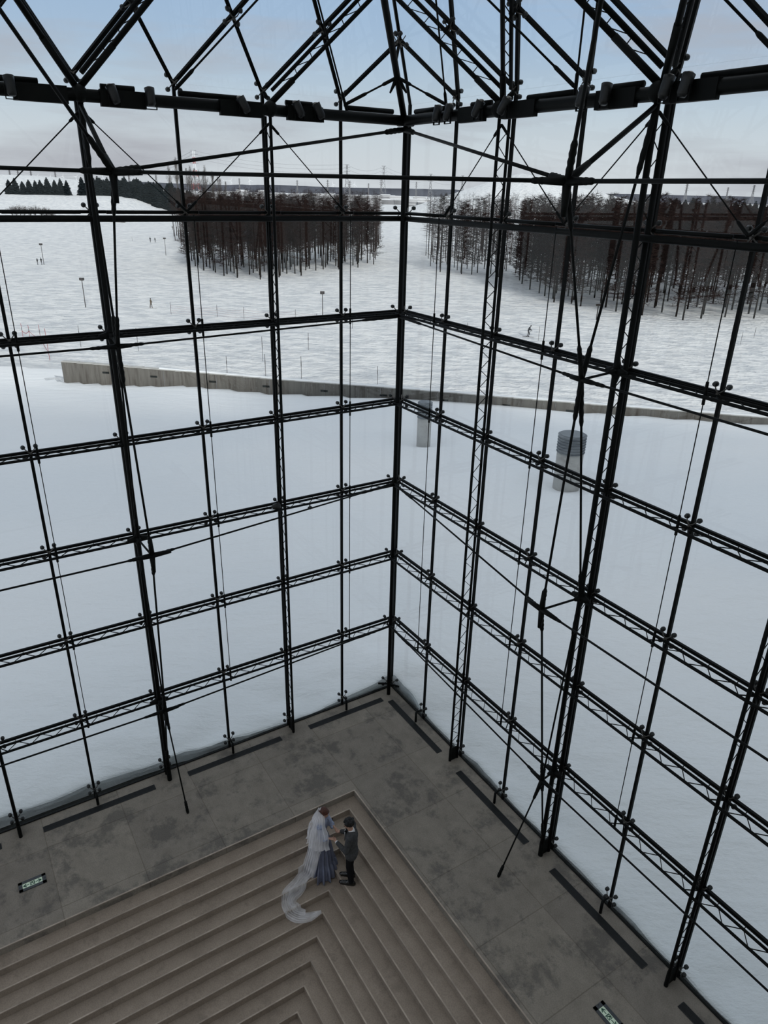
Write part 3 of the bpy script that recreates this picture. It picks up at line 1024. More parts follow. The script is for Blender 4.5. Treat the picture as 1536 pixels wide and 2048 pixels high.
# ------------------------------------------------------------------ floor fittings
def grate(s, l0, l1, label):
    t = thing('floor_grille', label, 'floor grille', P(s, (l0 + l1) / 2 / BAY, 0, 0.385), 'long floor grilles along the glass')
    c = P(s, (l0 + l1) / 2 / BAY, 0.004, 0.385)
    w = 0.15
    mb = MB()
    for e_ in (-1, 1):
        mb.box(c + inward(s) * (w / 2 * e_), along(s), inward(s), UP, l1 - l0, 0.012, 0.012)
        mb.box(c + along(s) * ((l1 - l0) / 2 * e_), along(s), inward(s), UP, 0.012, w, 0.012)
    part(mb, 'frame', M['grate'], t)
    mb = MB().box(c - UP * 0.002, along(s), inward(s), UP, l1 - l0, w, 0.004)
    part(mb, 'backing', M['gutter'], t)
    mb = MB()
    for q in range(1, 9):
        mb.box(c + inward(s) * (-w / 2 + w * q / 9) + UP * 0.002, along(s), inward(s), UP, l1 - l0, 0.007, 0.006)
    part(mb, 'slats', M['grate'], t)
grate('L', 0.55, 2.76, 'long black floor grille by the left glass wall, nearest the corner post')
grate('L', 3.56, 5.95, 'long black floor grille by the left glass wall, second from the corner')
grate('L', 6.74, 9.13, 'long black floor grille by the left glass wall, third from the corner')
grate('L', 9.95, 12.3, 'black floor grille just entering at the left edge of the photo')
grate('R', 0.55, 2.83, 'long black floor grille by the right glass wall, nearest the corner post')
grate('R', 3.60, 6.00, 'long black floor grille by the right glass wall, second from the corner')
grate('R', 6.78, 9.15, 'long black floor grille by the right glass wall, third from the corner')
grate('R', 9.92, 12.3, 'black floor grille at the bottom right corner of the photo')

for s, l, dd, sd in (('L', 9.53, 1.665, 'left'), ('R', 9.42, 1.62, 'right')):
    c = P(s, l / BAY, 0, dd)
    X, Y = along(s) * -1, inward(s)       # reading direction, downwards
    t = thing('exit_sign', 'green and white guide light with two arrows set in the %s floor' % sd, 'exit sign', c)
    W, H = 0.50, 0.24
    mb = MB()
    for e_ in (-1, 1):
        mb.box(c + Y * ((H / 2 - 0.03) * e_) + UP * 0.008, X, Y, UP, W, 0.06, 0.016)
        mb.box(c + X * ((W / 2 - 0.035) * e_) + UP * 0.008, X, Y, UP, 0.07, H, 0.016)
    part(mb, 'frame', M['signframe'], t)
    part(MB().box(c + UP * 0.004, X, Y, UP, W - 0.12, H - 0.11, 0.008), 'face', M['plate_white'], t)
    mb = MB()
    zf = UP * 0.0095
    def blk(u, v, w, h, rot=0.0):
        xx = X * math.cos(rot) + Y * math.sin(rot)
        yy = -X * math.sin(rot) + Y * math.cos(rot)
        mb.box(c + X * u + Y * v + zf, xx, yy, UP, w, h, 0.003)
    for e_ in (-1, 1):
        blk(0.10 * e_, 0, 0.085, 0.013)
        blk(0.135 * e_, -0.018, 0.065, 0.016, 0.62 * e_)
        blk(0.135 * e_, 0.018, 0.065, 0.016, -0.62 * e_)
    blk(-0.038, 0, 0.010, 0.085); blk(0.036, 0, 0.016, 0.085)
    blk(0, -0.038, 0.075, 0.010); blk(-0.012, 0.034, 0.045, 0.010)
    blk(-0.018, -0.005, 0.010, 0.06, 0.3); blk(0.010, 0.0, 0.012, 0.07, -0.35)
    blk(-0.004, -0.012, 0.04, 0.010)
    part(mb, 'arrows_and_figure', M['plate_green'], t)
    mb = MB()
    for e_ in (-1, 1):
        mb.tube(c + X * ((W / 2 - 0.02) * e_) + UP * 0.016, c + X * ((W / 2 - 0.02) * e_) + UP * 0.02, 0.009, n=8)
    part(mb, 'screws', M['disc'], t)

# step light in the second riser near the couple
c = LRz(3.62, E0 + TR - 0.005, -RI * 1.5)
t = thing('step_light', 'small rectangular step light in the riser behind the couple', 'step light', c)
mb = MB()
for e_ in (-1, 1):
    mb.box(c + UP * (0.035 * e_) + dR * 0.008, dL, dR, UP, 0.14, 0.016, 0.012)
    mb.box(c + dL * (0.065 * e_) + dR * 0.008, dL, dR, UP, 0.012, 0.016, 0.08)
part(mb, 'frame', M['grate'], t)
part(MB().box(c + dR * 0.004, dL, dR, UP, 0.08, 0.01, 0.035), 'lens', M['plate_white'], t)

# ------------------------------------------------------------------ concrete retaining wall
t = thing('retaining_wall', 'long low board-marked concrete wall with dark slots, between snow mound and field', 'concrete wall', WA + UP * -3.3)
segs = [q * 1.5 for q in range(0, 61)]
def wpt(s, e, z): return WA + wdir * s + wnor * e + UP * z
mb = MB()
for s_ in segs:
    zt, zb = lerp_tab(WALLT, s_), lerp_tab(WALLB, s_) - 1.2
    for e_, z_ in ((0, zb), (0, zt), (0.45, zt + 0.02), (0.45, zb - 2.5)):
        mb.v.append(tuple(wpt(s_, e_, z_)))
for q in range(len(segs) - 1):
    for k in range(4):
        k2 = (k + 1) % 4
        mb.f.append((q * 4 + k, q * 4 + k2, q * 4 + 4 + k2, q * 4 + 4 + k))
mb.f.append((3, 2, 1, 0))
mb.f.append(tuple(len(mb.v) - 4 + k for k in range(4)))
part(mb, 'wall_body', M['wall'], t)
mb = MB()
for s_ in segs[:-1]:
    zm = lerp_tab(WALLT, s_ + 0.75)
    mb.box(wpt(s_ + 0.75, 0.225, zm + 0.04), wdir, wnor, UP, 1.52, 0.49, 0.06)
part(mb, 'coping', M['vent'], t)
for s_ in (3.9 * 1.0, 8.3, 13.6, 18.3, 23.3, 28.3, 33.3, 38.3, 43.3):
    zt = lerp_tab(WALLT, s_)
    part(MB().box(wpt(s_ + 0.2, -0.012, zt - 0.62), wdir, wnor, UP, 0.62, 0.03, 0.16), 'slot', M['gutter'], t)
mb = MB()
for q in range(0, 60):
    s_ = 0.55 + q * 0.95
    zt = lerp_tab(WALLT, s_)
    for zz in (0.25, 0.8):
        if zt - zz > lerp_tab(WALLB, s_):
            mb.tube(wpt(s_, 0.01, zt - zz), wpt(s_, -0.008, zt - zz), 0.028, n=6)
part(mb, 'tie_holes', M['bldg_dark'], t)
mb = MB()
for q in range(0, 12):
    s_ = 4.7 * q + 0.02
    zt = lerp_tab(WALLT, s_)
    mb.box(wpt(s_, -0.004, zt - 1.2), wdir, wnor, UP, 0.03, 0.02, 2.3)
part(mb, 'joints', M['bldg_dark'], t)
# snow strip lying along the coping
mb = MB()
for s_ in [x * 1.0 for x in range(9, 88)]:
    zm = lerp_tab(WALLT, s_)
    hh = 0.06 + 0.05 * noise.noise(V((s_ * 0.4, 0, 0)))
    mb.v += [tuple(wpt(s_, 0.06, zm + 0.068)), tuple(wpt(s_, 0.16, zm + 0.08 + hh)), tuple(wpt(s_, 0.40, zm + 0.08 + hh)), tuple(wpt(s_, 0.50, zm + 0.0))]
nq = len(mb.v) // 4
for q in range(nq - 1):
    for k in range(3):
        mb.f.append((q * 4 + k, q * 4 + k + 1, q * 4 + 5 + k, q * 4 + 4 + k))
o = part(mb, 'snow_strip', M['snow'], t, True)
o['label'] = 'strip of snow lying on the wall top'

# ------------------------------------------------------------------ vent towers
def vent_tower(x, y, r, h, label, nl, caph):
    z = ground_z(x, y) - 0.4
    h += 0.4
    t = thing('vent_tower', label, 'vent', (x, y, z))
    part(MB().tube((x, y, z), (x, y, z + h - caph), r, n=36), 'concrete_shaft', M['vent'], t, True)
    mb = MB()
    pts, rad = [], []
    for q in range(nl):
        zz = z + h - caph + caph * q / nl
        s_ = caph / nl
        pts += [V((x, y, zz)), V((x, y, zz + s_ * 0.25)), V((x, y, zz + s_ * 0.3)), V((x, y, zz + s_ * 0.95))]
        rad += [r * 1.05, r * 1.07, r * 0.98, r * 0.98]
    pts += [V((x, y, z + h)), V((x, y, z + h + 0.04)), V((x, y, z + h + 0.05))]
    rad += [r * 1.06, r * 1.07, r * 0.90]
    mb.path(pts, rad, n=36)
    part(mb, 'louvred_cap', M['ventcap'], t)
    part(MB().tube((x, y, z + h + 0.04), (x, y, z + h + 0.09), r * 0.95, r * 0.93, n=36), 'lid', M['ventcap'], t)
    mb = MB().tube((x, y, z + 0.2), (x, y, z + 0.43), r * 1.06, n=36)
    part(mb, 'foot_band', M['bldg_dark'], t)
vent_tower(9.25, 34.1, 0.66, 2.95, 'stout round concrete vent tower with louvred cap, nearer of two', 6, 0.85)
vent_tower(2.35, 42.6, 0.43, 2.85, 'thin round concrete vent tower with louvred cap, farther of two', 7, 0.90)

# ------------------------------------------------------------------ trees
random.seed(7)
def limb(mb, p, d, ln, r, nseg, up_, n=3, tw=0, twl=0.7, twr=0.012, rnd=random):
    pts, cur, dd = [V(p)], V(p), V(d).normalized()
    for q in range(nseg):
        dd = (dd + UP * up_ + V((rnd.uniform(-.12, .12), rnd.uniform(-.12, .12), rnd.uniform(-.08, .08)))).normalized()
        cur = cur + dd * (ln / nseg)
        pts.append(V(cur))
    mb.path(pts, [r * (1 - 0.8 * q / nseg) for q in range(nseg + 1)], n=n)
    for k in range(tw):
        f = rnd.uniform(0.25, 1.0) * (len(pts) - 1)
        a = int(min(f, len(pts) - 1.001))
        b = pts[a].lerp(pts[a + 1], f - a)
        sd = V((rnd.uniform(-1, 1), rnd.uniform(-1, 1), rnd.uniform(-0.5, 0.6)))
        e = b + (dd * 0.6 + sd).normalized() * twl * rnd.uniform(0.5, 1.2)
        mb.tube(b, e, twr, twr * 0.4, n=3, cap=False)
def larch(seed, H, low, nbr, spread, tw):
    rnd = random.Random(seed)
    tr = MB()
    pts = [V((0, 0, -0.5))]
    for q in range(1, 9):
        pts.append(V((rnd.uniform(-.06, .06) * q / 4, rnd.uniform(-.06, .06) * q / 4, H * q / 8)))
    tr.path(pts, [0.17 - 0.155 * q / 8 for q in range(9)], n=7)
    cr_ = MB()
    for k in range(nbr):
        f = low + (1 - low) * ((k + rnd.random()) / nbr)
        z = H * f * 0.99
        if f < 0.30 and rnd.random() < 0.25: continue
        ln = spread * (0.25 + 0.75 * (1 - f) ** 0.75) * rnd.uniform(0.65, 1.15)
        a = rnd.uniform(0, 2 * math.pi)
        limb(cr_, (0, 0, z), V((math.cos(a), math.sin(a), rnd.uniform(-0.22, 0.12))), ln, 0.05 if low < 0.2 else 0.032, 3, 0.12, tw=tw, twl=0.85, twr=0.034 if low < 0.2 else 0.023, rnd=rnd)
    return tr.mesh('larch_trunk', M['bark'], True), cr_.mesh('larch_branches', M['twig'])
LV = [larch(1, 18.5, 0.33, 165, 3.1, 11), larch(2, 17.6, 0.30, 165, 3.2, 11), larch(3, 19.2, 0.36, 160, 3.0, 11)]
LE = [larch(11, 18.8, 0.13, 150, 4.3, 11), larch(12, 17.8, 0.16, 150, 4.0, 11), larch(13, 19.6, 0.12, 155, 4.5, 11)]

def poly_in(p, poly):
    x, y = p
    c = False
    for (x1, y1), (x2, y2) in zip(poly, poly[1:] + poly[:1]):
        if (y1 > y) != (y2 > y) and x < (x2 - x1) * (y - y1) / (y2 - y1) + x1:
            c = not c
    return c
def scatter(poly, st, seed, jit=0.30):
    rnd = random.Random(seed)
    xs = [p[0] for p in poly]; ys = [p[1] for p in poly]
    out = []
    y = min(ys)
    while y < max(ys):
        x = min(xs)
        while x < max(xs):
            q = (x + rnd.uniform(-jit, jit) * st, y + rnd.uniform(-jit, jit) * st)
            if poly_in(q, poly): out.append(q)
            x += st
        y += st
    return out
BELT_A = [(-61, 232), (-54, 200), (-43, 186), (-33, 174), (-26, 178), (-18, 196), (-10, 207), (-3, 224), (-4, 330), (-96, 330)]
BELT_B = [(8, 222), (13, 205), (22, 196), (30, 190), (30, 165), (33, 148), (39, 141), (47, 131), (60, 130), (72, 132), (96, 138), (120, 220), (90, 300), (14, 300)]
pa = [(q, 0) for q in scatter(BELT_A, 4.3, 3)] + [(q, 1) for q in scatter(BELT_B, 5.0, 5)]
pa.sort(key=lambda a: math.hypot(*a[0]) * (1.0 if a[1] else 0.88))
FRONT = pa[:300]
BACK = pa[300:]
rnd = random.Random(21)
def dist_edge(q, poly):
    best = 1e9
    for (x1, y1), (x2, y2) in zip(poly, poly[1:] + poly[:1]):
        if y1 > 290 or y2 > 290: continue
        d_ = V((x2 - x1, y2 - y1)); L2 = d_.length_squared
        t_ = max(0, min(1, ((q[0] - x1) * d_.x + (q[1] - y1) * d_.y) / L2))
        best = min(best, math.hypot(q[0] - x1 - d_.x * t_, q[1] - y1 - d_.y * t_))
    return best
for q, b_ in FRONT:
    de = dist_edge(q, BELT_B if b_ else BELT_A)
    edge = de < (9 if b_ else 2.2)
    tm, cm = rnd.choice(LE if edge else LV)
    if b_ and edge and de < 5:
        lab = 'bare dark larch at the near edge of the right belt, low branches spread wide'
        grp = 'larches at the edge of the right belt'
    elif b_:
        lab = 'bare dark larch standing deep in the right-hand belt'
        grp = 'larches inside the right belt'
    elif edge:
        lab = 'bare dark larch at the outer edge of the dense left-hand stand'
        grp = 'larches at the edge of the left stand'
    else:
        lab = 'bare dark larch standing deep in the dense left-hand stand'
        grp = 'larches inside the left stand'
    t = thing('larch_tree', lab, 'tree', (q[0], q[1], ground_z(*q)), grp)
    sc_ = rnd.uniform(0.9, 1.08) * (1.0 if b_ else 0.92)
    t.scale = (sc_, sc_, sc_)
    t.rotation_euler = (rnd.uniform(-.015, .015), rnd.uniform(-.015, .015), rnd.uniform(0, 6.28))
    a = bpy.data.objects.new('trunk', tm); COL.objects.link(a); a.parent = t
    a = bpy.data.objects.new('branches', cm); COL.objects.link(a); a.parent = t
# remaining larches far back in the belts
mb = MB()
for q, b_ in BACK:
    z = ground_z(*q); H = rnd.uniform(16.5, 20)
    mb.tube((q[0], q[1], z), (q[0], q[1], z + H), 0.15, 0.02, n=4, cap=False)
    for k in range(46):
        f = 0.38 + 0.62 * (k + rnd.random()) / 46
        a = rnd.uniform(0, 6.28); ln = 3.0 * (0.25 + 0.75 * (1 - f) ** 0.75)
        p0 = V((q[0], q[1], z + H * f * .98)); p1 = p0 + V((math.cos(a) * ln, math.sin(a) * ln, rnd.uniform(-0.2, 0.5)))
        mb.tube(p0, p1, 0.035, 0.012, n=3, cap=False)
        for _ in range(2):
            pm = p0.lerp(p1, rnd.uniform(.3, 1))
            mb.tube(pm, pm + V((rnd.uniform(-.8, .8), rnd.uniform(-.8, .8), rnd.uniform(-.2, .6))), 0.022, 0.01, n=3, cap=False)
o = mb.build('distant_larches', M['twig'])
tag(o, 'haze of bare larches filling the rear of both belts', 'trees')
o['kind'] = 'stuff'

def conifer_mesh(seed, H, R):
    rnd = random.Random(seed)
    mb = MB()
    mb.tube((0, 0, -0.6), (0, 0, H * 0.95), 0.18, 0.03, n=5)
    nt = 15
    for q in range(nt):
        f = q / nt
        z = H * (0.06 + 0.92 * f)
        r = R * (1 - f) ** 0.7 * rnd.uniform(0.85, 1.1) + 0.12
        nb = int(19 - 9 * f)
        for k in range(nb):
            a = 6.283 * (k + rnd.random() * .7) / nb
            rr = r * rnd.uniform(0.75, 1.12)
            d_ = V((math.cos(a), math.sin(a), 0)); s_ = V((-d_.y, d_.x, 0))
            z1 = z - rr * rnd.uniform(0.15, 0.42)
            w = rr * 0.30
            c0 = V((0, 0, z + 0.35)); tip = d_ * rr + UP * (z1 + 0.25 * rr * 0.3)
            mdl = d_ * rr * 0.6
            i = len(mb.v)
            mb.v += [tuple(c0), tuple(mdl + s_ * w + UP * (z1 + .1)), tuple(tip), tuple(mdl - s_ * w + UP * (z1 + .1)), tuple(mdl + UP * (z + 0.05)), tuple(mdl + UP * (z1 - 0.25))]
            mb.f += [(i, i + 1, i + 4), (i, i + 4, i + 3), (i + 1, i + 2, i + 4), (i + 4, i + 2, i + 3), (i + 1, i + 5, i + 2), (i + 3, i + 2, i + 5), (i, i + 5, i + 1), (i, i + 3, i + 5)]
    return mb.mesh('conifer', M['needles'])
CV = [conifer_mesh(31, 9.5, 3.7), conifer_mesh(32, 10.2, 3.8), conifer_mesh(33, 8.8, 3.6)]
def put_tree(meshes, name, x, y, sc_, label, grp, dz=0.0):
    me = rnd.choice(meshes)
    o = link(name, me, None, (x, y, ground_z(x, y) + dz))
    o.scale = (sc_, sc_, sc_ * rnd.uniform(0.93, 1.08))
    o.rotation_euler = (0, 0, rnd.uniform(0, 6.28))
    tag(o, label, 'tree', grp)
for px, sc_ in ((-0.5, 1.0), (12, 1.08), (27, 0.93), (40, 1.0), (53, 0.9), (63, 1.0), (77, 1.06), (92, 1.0), (104, 0.95), (116, 0.90)):
    put_tree(CV, 'fir_tree', (px - 768) / 1576 * 556, 556, sc_ * 1.12, 'dark fir in the short row on the white slope at far left', 'firs in the short row')
for q in scatter([(-226, 560), (-118, 560), (-112, 620), (-226, 620)], 6.3, 8):
    put_tree(CV, 'fir_tree', q[0], q[1], rnd.uniform(1.1, 1.32), 'dark fir in the solid belt on the far left hill', 'firs in the solid belt')
for q in scatter([(-260, 690), (-170, 640), (-150, 665), (-250, 720)], 9, 9):
    put_tree(CV, 'fir_tree', q[0], q[1], rnd.uniform(0.9, 1.1), 'dark fir on the skyline behind the far left belt', 'firs on the left skyline')
for q in scatter([(192, 610), (320, 560), (330, 600), (215, 650)], 7.5, 10):
    put_tree(CV, 'fir_tree', q[0], q[1], rnd.uniform(1.3, 1.7), 'dark fir in the belt behind the cone hill at right', 'firs right of the cone hill', dz=2.0)
def round_tree(seed, H):
    rnd = random.Random(seed); mb = MB()
    mb.tube((0, 0, -.4), (0, 0, H * .3), .16, .12, n=6)
    for k in range(60):
        a = rnd.uniform(0, 6.28); e = rnd.uniform(.15, 1.35)
        limb(mb, (0, 0, H * rnd.uniform(.25, .5)), V((math.cos(a) * math.cos(e), math.sin(a) * math.cos(e), math.sin(e))), H * rnd.uniform(.38, .55), .055, 3, .03, tw=9, twl=1.0, twr=.03, rnd=rnd)
    return mb.mesh('round_bare_tree', M['greytree'])
RT = [round_tree(41, 8.0), round_tree(42, 7.6)]
for px in (-4, 6, 16, 26, 41, 52, 67, 78, 92):
    put_tree(RT, 'bare_park_tree', (px - 768) / 1576 * 436, 436 - px * 0.1, 1.0 if px < 85 else 0.8, 'round-crowned bare park tree in the row at the left edge of the field', 'bare park trees in a row')
def poplar(seed, H):
    rnd = random.Random(seed); mb = MB()
    mb.tube((0, 0, 0), (0, 0, H), .25, .04, n=5)
    for k in range(90):
        a = rnd.uniform(0, 6.28); z = H * rnd.uniform(.15, .95)
        limb(mb, (0, 0, z), V((math.cos(a) * .45, math.sin(a) * .45, 1)), (H - z) * .45 + 1, .06, 2, .1, tw=5, twl=1.2, twr=.035, rnd=rnd)
    return mb.mesh('poplar', M['greytree'])
PV = [poplar(51, 24), poplar(52, 21)]
for px in (330, 338, 345, 352, 366, 372, 379, 385, 391, 398, 404, 409, 415, 422, 432):
    put_tree(PV, 'bare_poplar', (px - 768) / 1576 * 720, 720 + rnd.uniform(-12, 12), rnd.uniform(0.85, 1.15), 'upright bare poplar beyond the dark firs, left of the larches', 'bare poplars beyond the firs', dz=2)

# ------------------------------------------------------------------ far distance
mb = MB()
xs = [-2600 + 26 * q for q in range(230)]
for x in xs:
    hh = 13.5 + 4.0 * noise.noise(V((x * 0.004, 3, 0))) + 1.4 * noise.noise(V((x * 0.05, 9, 0)))
    mb.v += [(x, 2500, -9), (x, 2520, hh * 0.9 - 1), (x, 2600, hh), (x, 2900, -9)]
for q in range(len(xs) - 1):
    for k in range(3):
        mb.f.append((q * 4 + k, q * 4 + k + 1, q * 4 + 5 + k, q * 4 + 4 + k))
o = mb.build('distant_woodland', M['farwood'], None, True)
tag(o, 'grey wooded rise running along the whole horizon', 'woodland')
o['kind'] = 'stuff'

rnd = random.Random(77)
def block_mesh(w, d_, h, dark):
    mb = MB().box((0, 0, h / 2), (1, 0, 0), (0, 1, 0), UP, w, d_, h)
    # window bands as real recess strips
    me = mb.mesh('building_body', M['bldg_dark'] if dark else M['bldg'])
    rf = MB().box((0, 0, h + 0.3), (1, 0, 0), (0, 1, 0), UP, w * 1.04, d_ * 1.04, 0.6).mesh('building_roof', M['white'])
    wn_ = MB()
    nf = max(1, int(h / 3.2))
    for q in range(nf):
        wn_.box((0, -d_ / 2 - 0.05, 1.9 + q * 3.2), (1, 0, 0), (0, 1, 0), UP, w * 0.86, 0.2, 1.1)
    wm = wn_.mesh('building_windows', M['bldg_dark'])
    return me, rf, wm
BM = [block_mesh(22, 14, 8, False), block_mesh(34, 16, 6, True), block_mesh(14, 12, 12, False), block_mesh(48, 18, 9, False), block_mesh(12, 10, 6, True), block_mesh(18, 12, 5, False)]
def put_building(x, y, k, label='pale flat-roofed building in the town beyond the trees', grp='town buildings beyond the trees'):
    t = thing('town_building', label, 'building', (x, y, -7.6), grp)
    for me, nm in zip(BM[k], ('walls', 'roof', 'windows')):
        a = bpy.data.objects.new(nm, me); COL.objects.link(a); a.parent = t
for q in range(70):
    px = rnd.uniform(425, 860)
    y = rnd.uniform(900, 1500)
    put_building((px - 768) / 1576 * y, y, rnd.randrange(6))
for px, y, k in ((290, 1350, 3), (310, 1300, 1), (340, 1400, 3), (355, 1350, 1), (262, 1500, 1), (385, 1300, 5)):
    put_building((px - 768) / 1576 * y, y, k, 'long low building behind the far left firs', 'long buildings at left')

def pylon(x, y, ztop, label, red=False, double=False, slim=False):
    zb = -8.0
    H = ztop - zb
    t = thing('power_pylon', label, 'pylon', (x, y, zb), None)
    w0, w1 = (H * 0.11, H * 0.022) if not slim else (H * .05, H * .018)
    r = max(0.16, 0.00026 * y) if not slim else 0.00030 * y
    nseg = 7
    cols = {0: MB(), 1: MB()}
    for q in range(nseg):
        f0, f1 = q / nseg, (q + 1) / nseg
        a0, a1 = w0 + (w1 - w0) * min(1, f0 * 1.5), w0 + (w1 - w0) * min(1, f1 * 1.5)
        mbq = cols[q % 2]
        for sx, sy in ((-1, -1), (1, -1), (1, 1), (-1, 1)):
            p0, p1 = V((x + sx * a0, y + sy * a0, zb + H * f0)), V((x + sx * a1, y + sy * a1, zb + H * f1))
            mbq.tube(p0, p1, r, n=4)
        for sy in (-1, 1):
            mbq.tube(V((x - a0, y + sy * a0, zb + H * f0)), V((x + a1, y + sy * a1, zb + H * f1)), r * .6, n=3)
            mbq.tube(V((x + a0, y + sy * a0, zb + H * f0)), V((x - a1, y + sy * a1, zb + H * f1)), r * .6, n=3)
    part(cols[0], 'lattice', M['white'] if red else M['pylon'], t)
    o = part(cols[1], 'lattice', M['red'] if red else M['pylon'], t)
    if red: o['label'] = 'red painted lattice section'
    for f in (0.72, 0.82, 0.92, 1.0):
        aw = H * (0.10 if f < 1 else 0.07) * (1.0 if not slim else 0.9)
        part(MB().tube((x - aw, y, zb + H * f), (x + aw, y, zb + H * f), r * 0.9, n=4), 'cross_arm', M['pylon'], t)
PY = [(-373, 1500, 69.8, 'tall red and white pylon left of centre, tallest on the horizon', 1, 0), (-74, 1300, 47, 'tall grey pylon between the second and first left uprights', 0, 0),
      (-16, 1500, 51.3, 'tall grey pylon just left of the corner post', 0, 0), (-26, 1900, 33.3, 'shorter pylon close beside the one left of the corner post', 0, 0),
      (-192, 1600, 23.6, 'small slim pylon above the town, leftmost of four', 0, 1), (-122, 1500, 25, 'small slim pylon above the town, second of four', 0, 1),
      (-80, 1500, 24.3, 'small slim pylon above the town, third of four', 0, 1), (-59, 2000, 23.4, 'small slim pylon above the town, rightmost of four', 0, 1),
      (-464, 2400, 30.7, 'small slim pylon right of the red and white one', 0, 1), (-645, 1900, 39.4, 'left one of a close pair of pylons beyond the firs', 0, 0),
      (-666, 2000, 38.8, 'right-hand pylon of the close pair beyond the firs', 0, 0), (-657, 2200, 39.3, 'lone pylon right of the close pair', 0, 0),
      (-1064, 2200, 40.5, 'pylon at far left edge of the horizon', 0, 0), (-1041, 2200, 39.7, 'second pylon from the left edge of the horizon', 0, 0),
      (-1005, 2200, 40.5, 'third pylon from the left edge of the horizon', 0, 0), (-980, 2300, 36.8, 'fourth pylon from the left edge of the horizon', 0, 0),
      (83, 1700, 43.1, 'pylon just right of the corner post', 0, 0), (68, 2200, 31.1, 'small pylon right of the corner post', 0, 1),
      (178, 2000, 46.8, 'pylon half hidden behind the cone hill', 0, 0), (671, 1800, 37, 'pylon right of the cone hill', 0, 0),
      (850, 2000, 34, 'small slim mast at far right horizon', 0, 1), (869, 1900, 39.7, 'pylon nearest the right edge of the horizon', 0, 0)]
for x, y, zt, lb, rd, sl in PY:
    pylon(x, y, zt, lb, bool(rd), slim=bool(sl))
# power lines
for q, (a_, b_) in enumerate(((0, 9), (0, 1), (1, 2), (2, 16), (12, 9), (10, 0), (16, 18))):
    A_, B_ = PY[a_], PY[b_]
    t = thing('power_line', 'faint sagging power cables, span %s along the horizon' % ORD[q + 1], 'power line', (A_[0], A_[1], A_[2]), 'power line spans')
    for f in (0.0, -6.0, -12.0):
        pts = []
        for k in range(13):
            u = k / 12
            p = V((A_[0], A_[1], A_[2] + f)).lerp(V((B_[0], B_[1], B_[2] + f)), u)
            p.z -= 4 * 9 * u * (1 - u)
            pts.append(p)
        part(MB().path(pts, 0.14, n=3), 'cable', M['pylon'], t)
for q, (x, zt) in enumerate(((-1600, 47.6), (-1730, 44.8), (-1798, 45.6), (-1666, 48.5), (-1463, 48.3), (-1920, 44), (-882, 49.5), (-847, 43.4), (-816, 46.3), (-720, 50.7), (-1010, 46), (-298, 41.5), (-189, 43.9))):
    t = thing('wind_turbine', 'tiny white wind turbine on the horizon, %s group from the left' % ('first' if x < -1400 else 'second' if x < -600 else 'third'), 'wind turbine', (x, 4000, -8), 'wind turbines on the horizon')
    part(MB().tube((x, 4000, -8), (x, 4000, zt - 16), 1.6, 1.0, n=6), 'tower', M['white'], t)
    mb = MB()
    ph = rnd.uniform(0, 2)
    for k in range(3):
        a = ph + k * 2.094
        mb.tube((x, 3998, zt - 16), (x + 17 * math.sin(a), 3998, zt - 16 + 17 * math.cos(a)), 1.2, 0.4, n=4)
    part(mb, 'rotor_blades', M['white'], t)

# ------------------------------------------------------------------ snow field furniture
for x, y, h, lb in ((-53.4, 129.7, 5.0, 'park lamp post with box head standing left of the heavy mast'), (-68.9, 233.2, 5.2, 'small far park lamp post left of the larch stand'),
                    (-11.2, 124.6, 4.4, 'park lamp post with box head nearest the middle of the field'), (-90.7, 197.6, 5.3, 'park lamp post beside two walkers at far left')):
    z = ground_z(x, y)
    t = thing('lamp_post', lb, 'lamp post', (x, y, z))
    part(MB().tube((x, y, z), (x, y, z + h - 0.3), 0.075, 0.06, n=8), 'pole', M['pole'], t)
    part(MB().box((x, y, z + h - 0.2), (1, 0, 0), (0, 1, 0), UP, 0.7, 0.5, 0.4), 'lamp_head', M['pole'], t)
    part(MB().box((x, y, z + h - 0.42), (1, 0, 0), (0, 1, 0), UP, 0.5, 0.35, 0.06), 'lamp_lens', M['lens'], t)
POLES = [[-50.9, 100.9, 2.1, 1], [-50.0, 101.0, 1.9, 1], [-46.7, 97.2, 2.6, 1], [-41.8, 88.4, 3.9, 1], [-41.0, 96.2, 2.8, 0], [-32.9, 94.9, 3.0, 0], [-37.0, 124.9, 2.0, 0], [-28.7, 123.0, 2.0, 0], [-24.0, 121.7, 2.0, 0], [-15.4, 121.4, 1.9, 0], [-11.7, 119.5, 1.6, 0], [-15.8, 90.7, 3.1, 0], [-18.9, 83.9, 2.1, 0], [-14.2, 82.9, 2.6, 0], [-10.8, 98.1, 2.3, 0], [-9.9, 81.9, 2.6, 0], [-1.1, 79.9, 2.1, 0], [-5.7, 115.3, 2.1, 0], [22.5, 109.0, 2.1, 0], [12.3, 114.2, 1.5, 0], [54.8, 116.8, 1.7, 0], [52.9, 109.3, 1.8, 0], [58.0, 115.9, 1.6, 0], [-97.9, 289.8, 1.4, 0]]
for x, y, h, red in POLES:
    z = ground_z(x, y)
    t = thing('marker_pole', 'thin red marker pole in the small fence at far left' if red else 'thin dark marker pole stuck in the snow field', 'marker pole', (x, y, z - 0.1), 'red fence poles' if red else 'dark marker poles')
    part(MB().tube((x, y, z - 0.3), (x, y, z + h), 0.028, n=6), 'shaft', M['polered'] if red else M['pole'], t)
    part(MB().tube((x, y, z + h * 0.55), (x, y, z + h * 0.75), 0.04, n=6), 'clip', M['pole'], t)
def sag(a, b, ha, hb, dip, label):
    pts = []
    for k in range(9):
        u = k / 8
        p = V((a[0], a[1], ground_z(a[0], a[1]) + ha)).lerp(V((b[0], b[1], ground_z(b[0], b[1]) + hb)), u)
        p.z -= 4 * dip * u * (1 - u)
        pts.append(p)
    return pts
